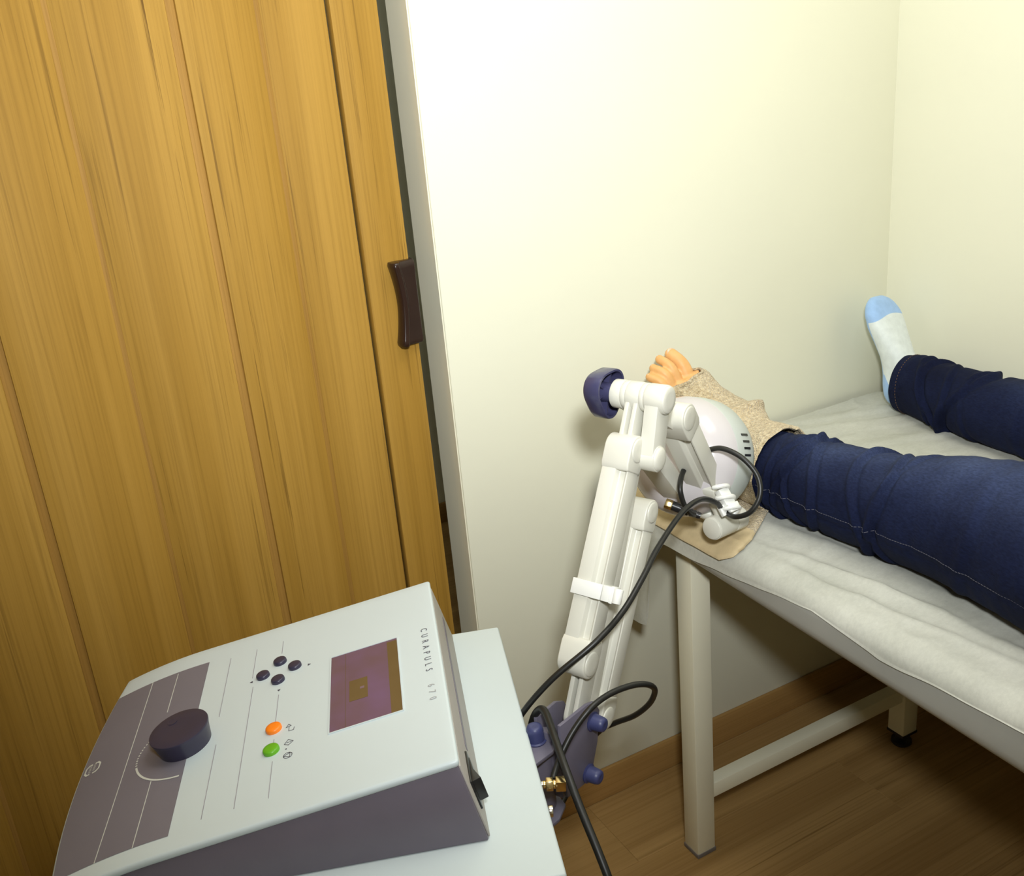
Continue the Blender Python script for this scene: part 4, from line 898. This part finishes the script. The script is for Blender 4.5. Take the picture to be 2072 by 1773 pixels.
# ------------------------------------------------------------------ towel wrapped round the bare foot, its end spread on the couch
bm = bmesh.new(); NSG = 72
path = [((1.139, 1.205, 0.853), (0, 1, 0.0), 0.073, 0.080), ((1.138, 1.23, 0.852), (0, 1, 0.0), 0.071, 0.078), ((1.140, 1.275, 0.850), (0, 1, 0.1), 0.069, 0.074), ((1.150, 1.335, 0.858), (0.0, 0.9, 0.35), 0.070, 0.077),
        ((1.154, 1.385, 0.885), (-0.05, 0.65, 0.7), 0.066, 0.084), ((1.146, 1.420, 0.915), (-0.15, 0.3, 0.95), 0.056, 0.066), ((1.128, 1.438, 0.942), (-0.2, 0.22, 0.95), 0.0545, 0.050), ((1.115, 1.447, 0.962), (-0.25, 0.2, 0.95), 0.0535, 0.040), ((1.110, 1.450, 0.970), (-0.25, 0.2, 0.95), 0.0515, 0.036)]
cs = smoothpath([p[0] for p in path], 7); ds = smoothpath([p[1] for p in path], 7); ra = smoothpath([(p[2], p[3], 0) for p in path], 7)
outer = []; inner_ = []
for i, (c, d, r) in enumerate(zip(cs, ds, ra)):
    d = d.normalized(); u = (ex - d * ex.dot(d)).normalized(); v = u.cross(d).normalized(); v = -v if v.z < 0 and abs(v.z) > 0.3 else v
    if v.y > 0.3: v = -v
    f = i / (len(cs) - 1); ro, ri = [], []
    for k in range(NSG):
        t = 2 * PI * k / NSG
        fold = 0.006 * nz(math.cos(t) * 2.2 + 3, math.sin(t) * 2.2, f * 5) + 0.009 * gauss(((t - 1.1) + PI) % (2 * PI) - PI, 0.30) * gauss(f - 0.42, 0.22) + 0.003 * nz(math.cos(t) * 9, math.sin(t) * 9, f * 16)
        fold += 0.010 * gauss(f - 0.40 - 0.05 * math.sin(2 * t), 0.05) * max(0, math.sin(t))
        for lst, off in ((ro, 0.0), (ri, -0.0055)):
            p = c + u * ((r.x + fold + off) * math.cos(t)) + v * ((r.y + fold + off) * math.sin(t)); p.z = max(p.z, 0.7815 + (0.003 if off == 0 else 0)); lst.append(p)
    outer.append(ro); inner_.append(ri)
# rounded lips at both ends, then the inside
lip = lambda a, b, e, q: [(x + y_) * 0.5 + e * q for x, y_ in zip(a, b)]
loft(bm, [lip(outer[0], inner_[0], ey, -0.003)] + outer + [lip(outer[-1], inner_[-1], V(path[-1][1]).normalized(), 0.003)] + inner_[::-1] + [lip(outer[0], inner_[0], ey, -0.003)], cap0=False, cap1=False)
# flat end: outline with a rounded corner, thick edge, waving a little, drooping over the couch edge
NU, NVv = 60, 60; G = {}
def flat_pt(u, v):       # u: 0 near couch edge .. 1 under the foot, v: 0 towards the viewer's right .. 1 towards the wall
    lo = interp(u, [0, 0.06, 0.16, 0.3, 0.7, 0.85, 1.0], [1.150, 1.128, 1.122, 1.134, 1.186, 1.204, 1.215]); hi = 1.435
    x = 0.950 + 0.19 * u; y = lo + (hi - lo) * v
    z = 0.7835 + 0.0020 * nz(x * 18, y * 18, 2) + 0.004 * max(0, nz(x * 9, y * 7, 6))
    over = max(0, 0.985 - x); z -= over * 0.55 + over * over * 6
    return V((x, y, z))
for side, dz in ((0, 0.0065), (1, 0.0)):
    for i in range(NU + 1):
        for j in range(NVv + 1):
            u, v = i / NU, j / NVv; e = min(min(u, 1 - u) * 0.19, min(v, 1 - v) * 0.25); rd = min(1, e / 0.004); rd = math.sqrt(max(0.0, 1 - (1 - rd) ** 2))
            p = flat_pt(u, v); p.z += 0.0032 + ((dz - 0.0032) * (rd if side == 0 else rd))
            if side == 0 and u > 0.16 and 0.05 < v: p.z += 0.0008 * nz(p.x * 260, p.y * 260, 1)
            if side == 0 and u <= 0.40: p.z += 0.00055 * math.sin(p.x * 1900)
            G[side, i, j] = bm.verts.new(p)
band_faces = []
for side in (0, 1):
    for i in range(NU):
        for j in range(NVv):
            f = bm.faces.new((G[side, i, j], G[side, i + 1, j], G[side, i + 1, j + 1], G[side, i, j + 1]))
            if i < NU * 0.40: band_faces.append(f)
for f in band_faces: f.material_index = 1
for i in range(NU):
    for j in (0, NVv): bm.faces.new((G[0, i, j], G[0, i + 1, j], G[1, i + 1, j], G[1, i, j]))
for j in range(NVv):
    for i in (0, NU): bm.faces.new((G[0, i, j], G[0, i, j + 1], G[1, i, j + 1], G[1, i, j]))
tw = obj('towel', bm, [m_towel, m_towelband], base=(1.14, 1.30, 0.78), ang=180)
tag(tw, 'beige terry towel wrapped round the bare foot, its ribbed end on the couch edge', 'towel')
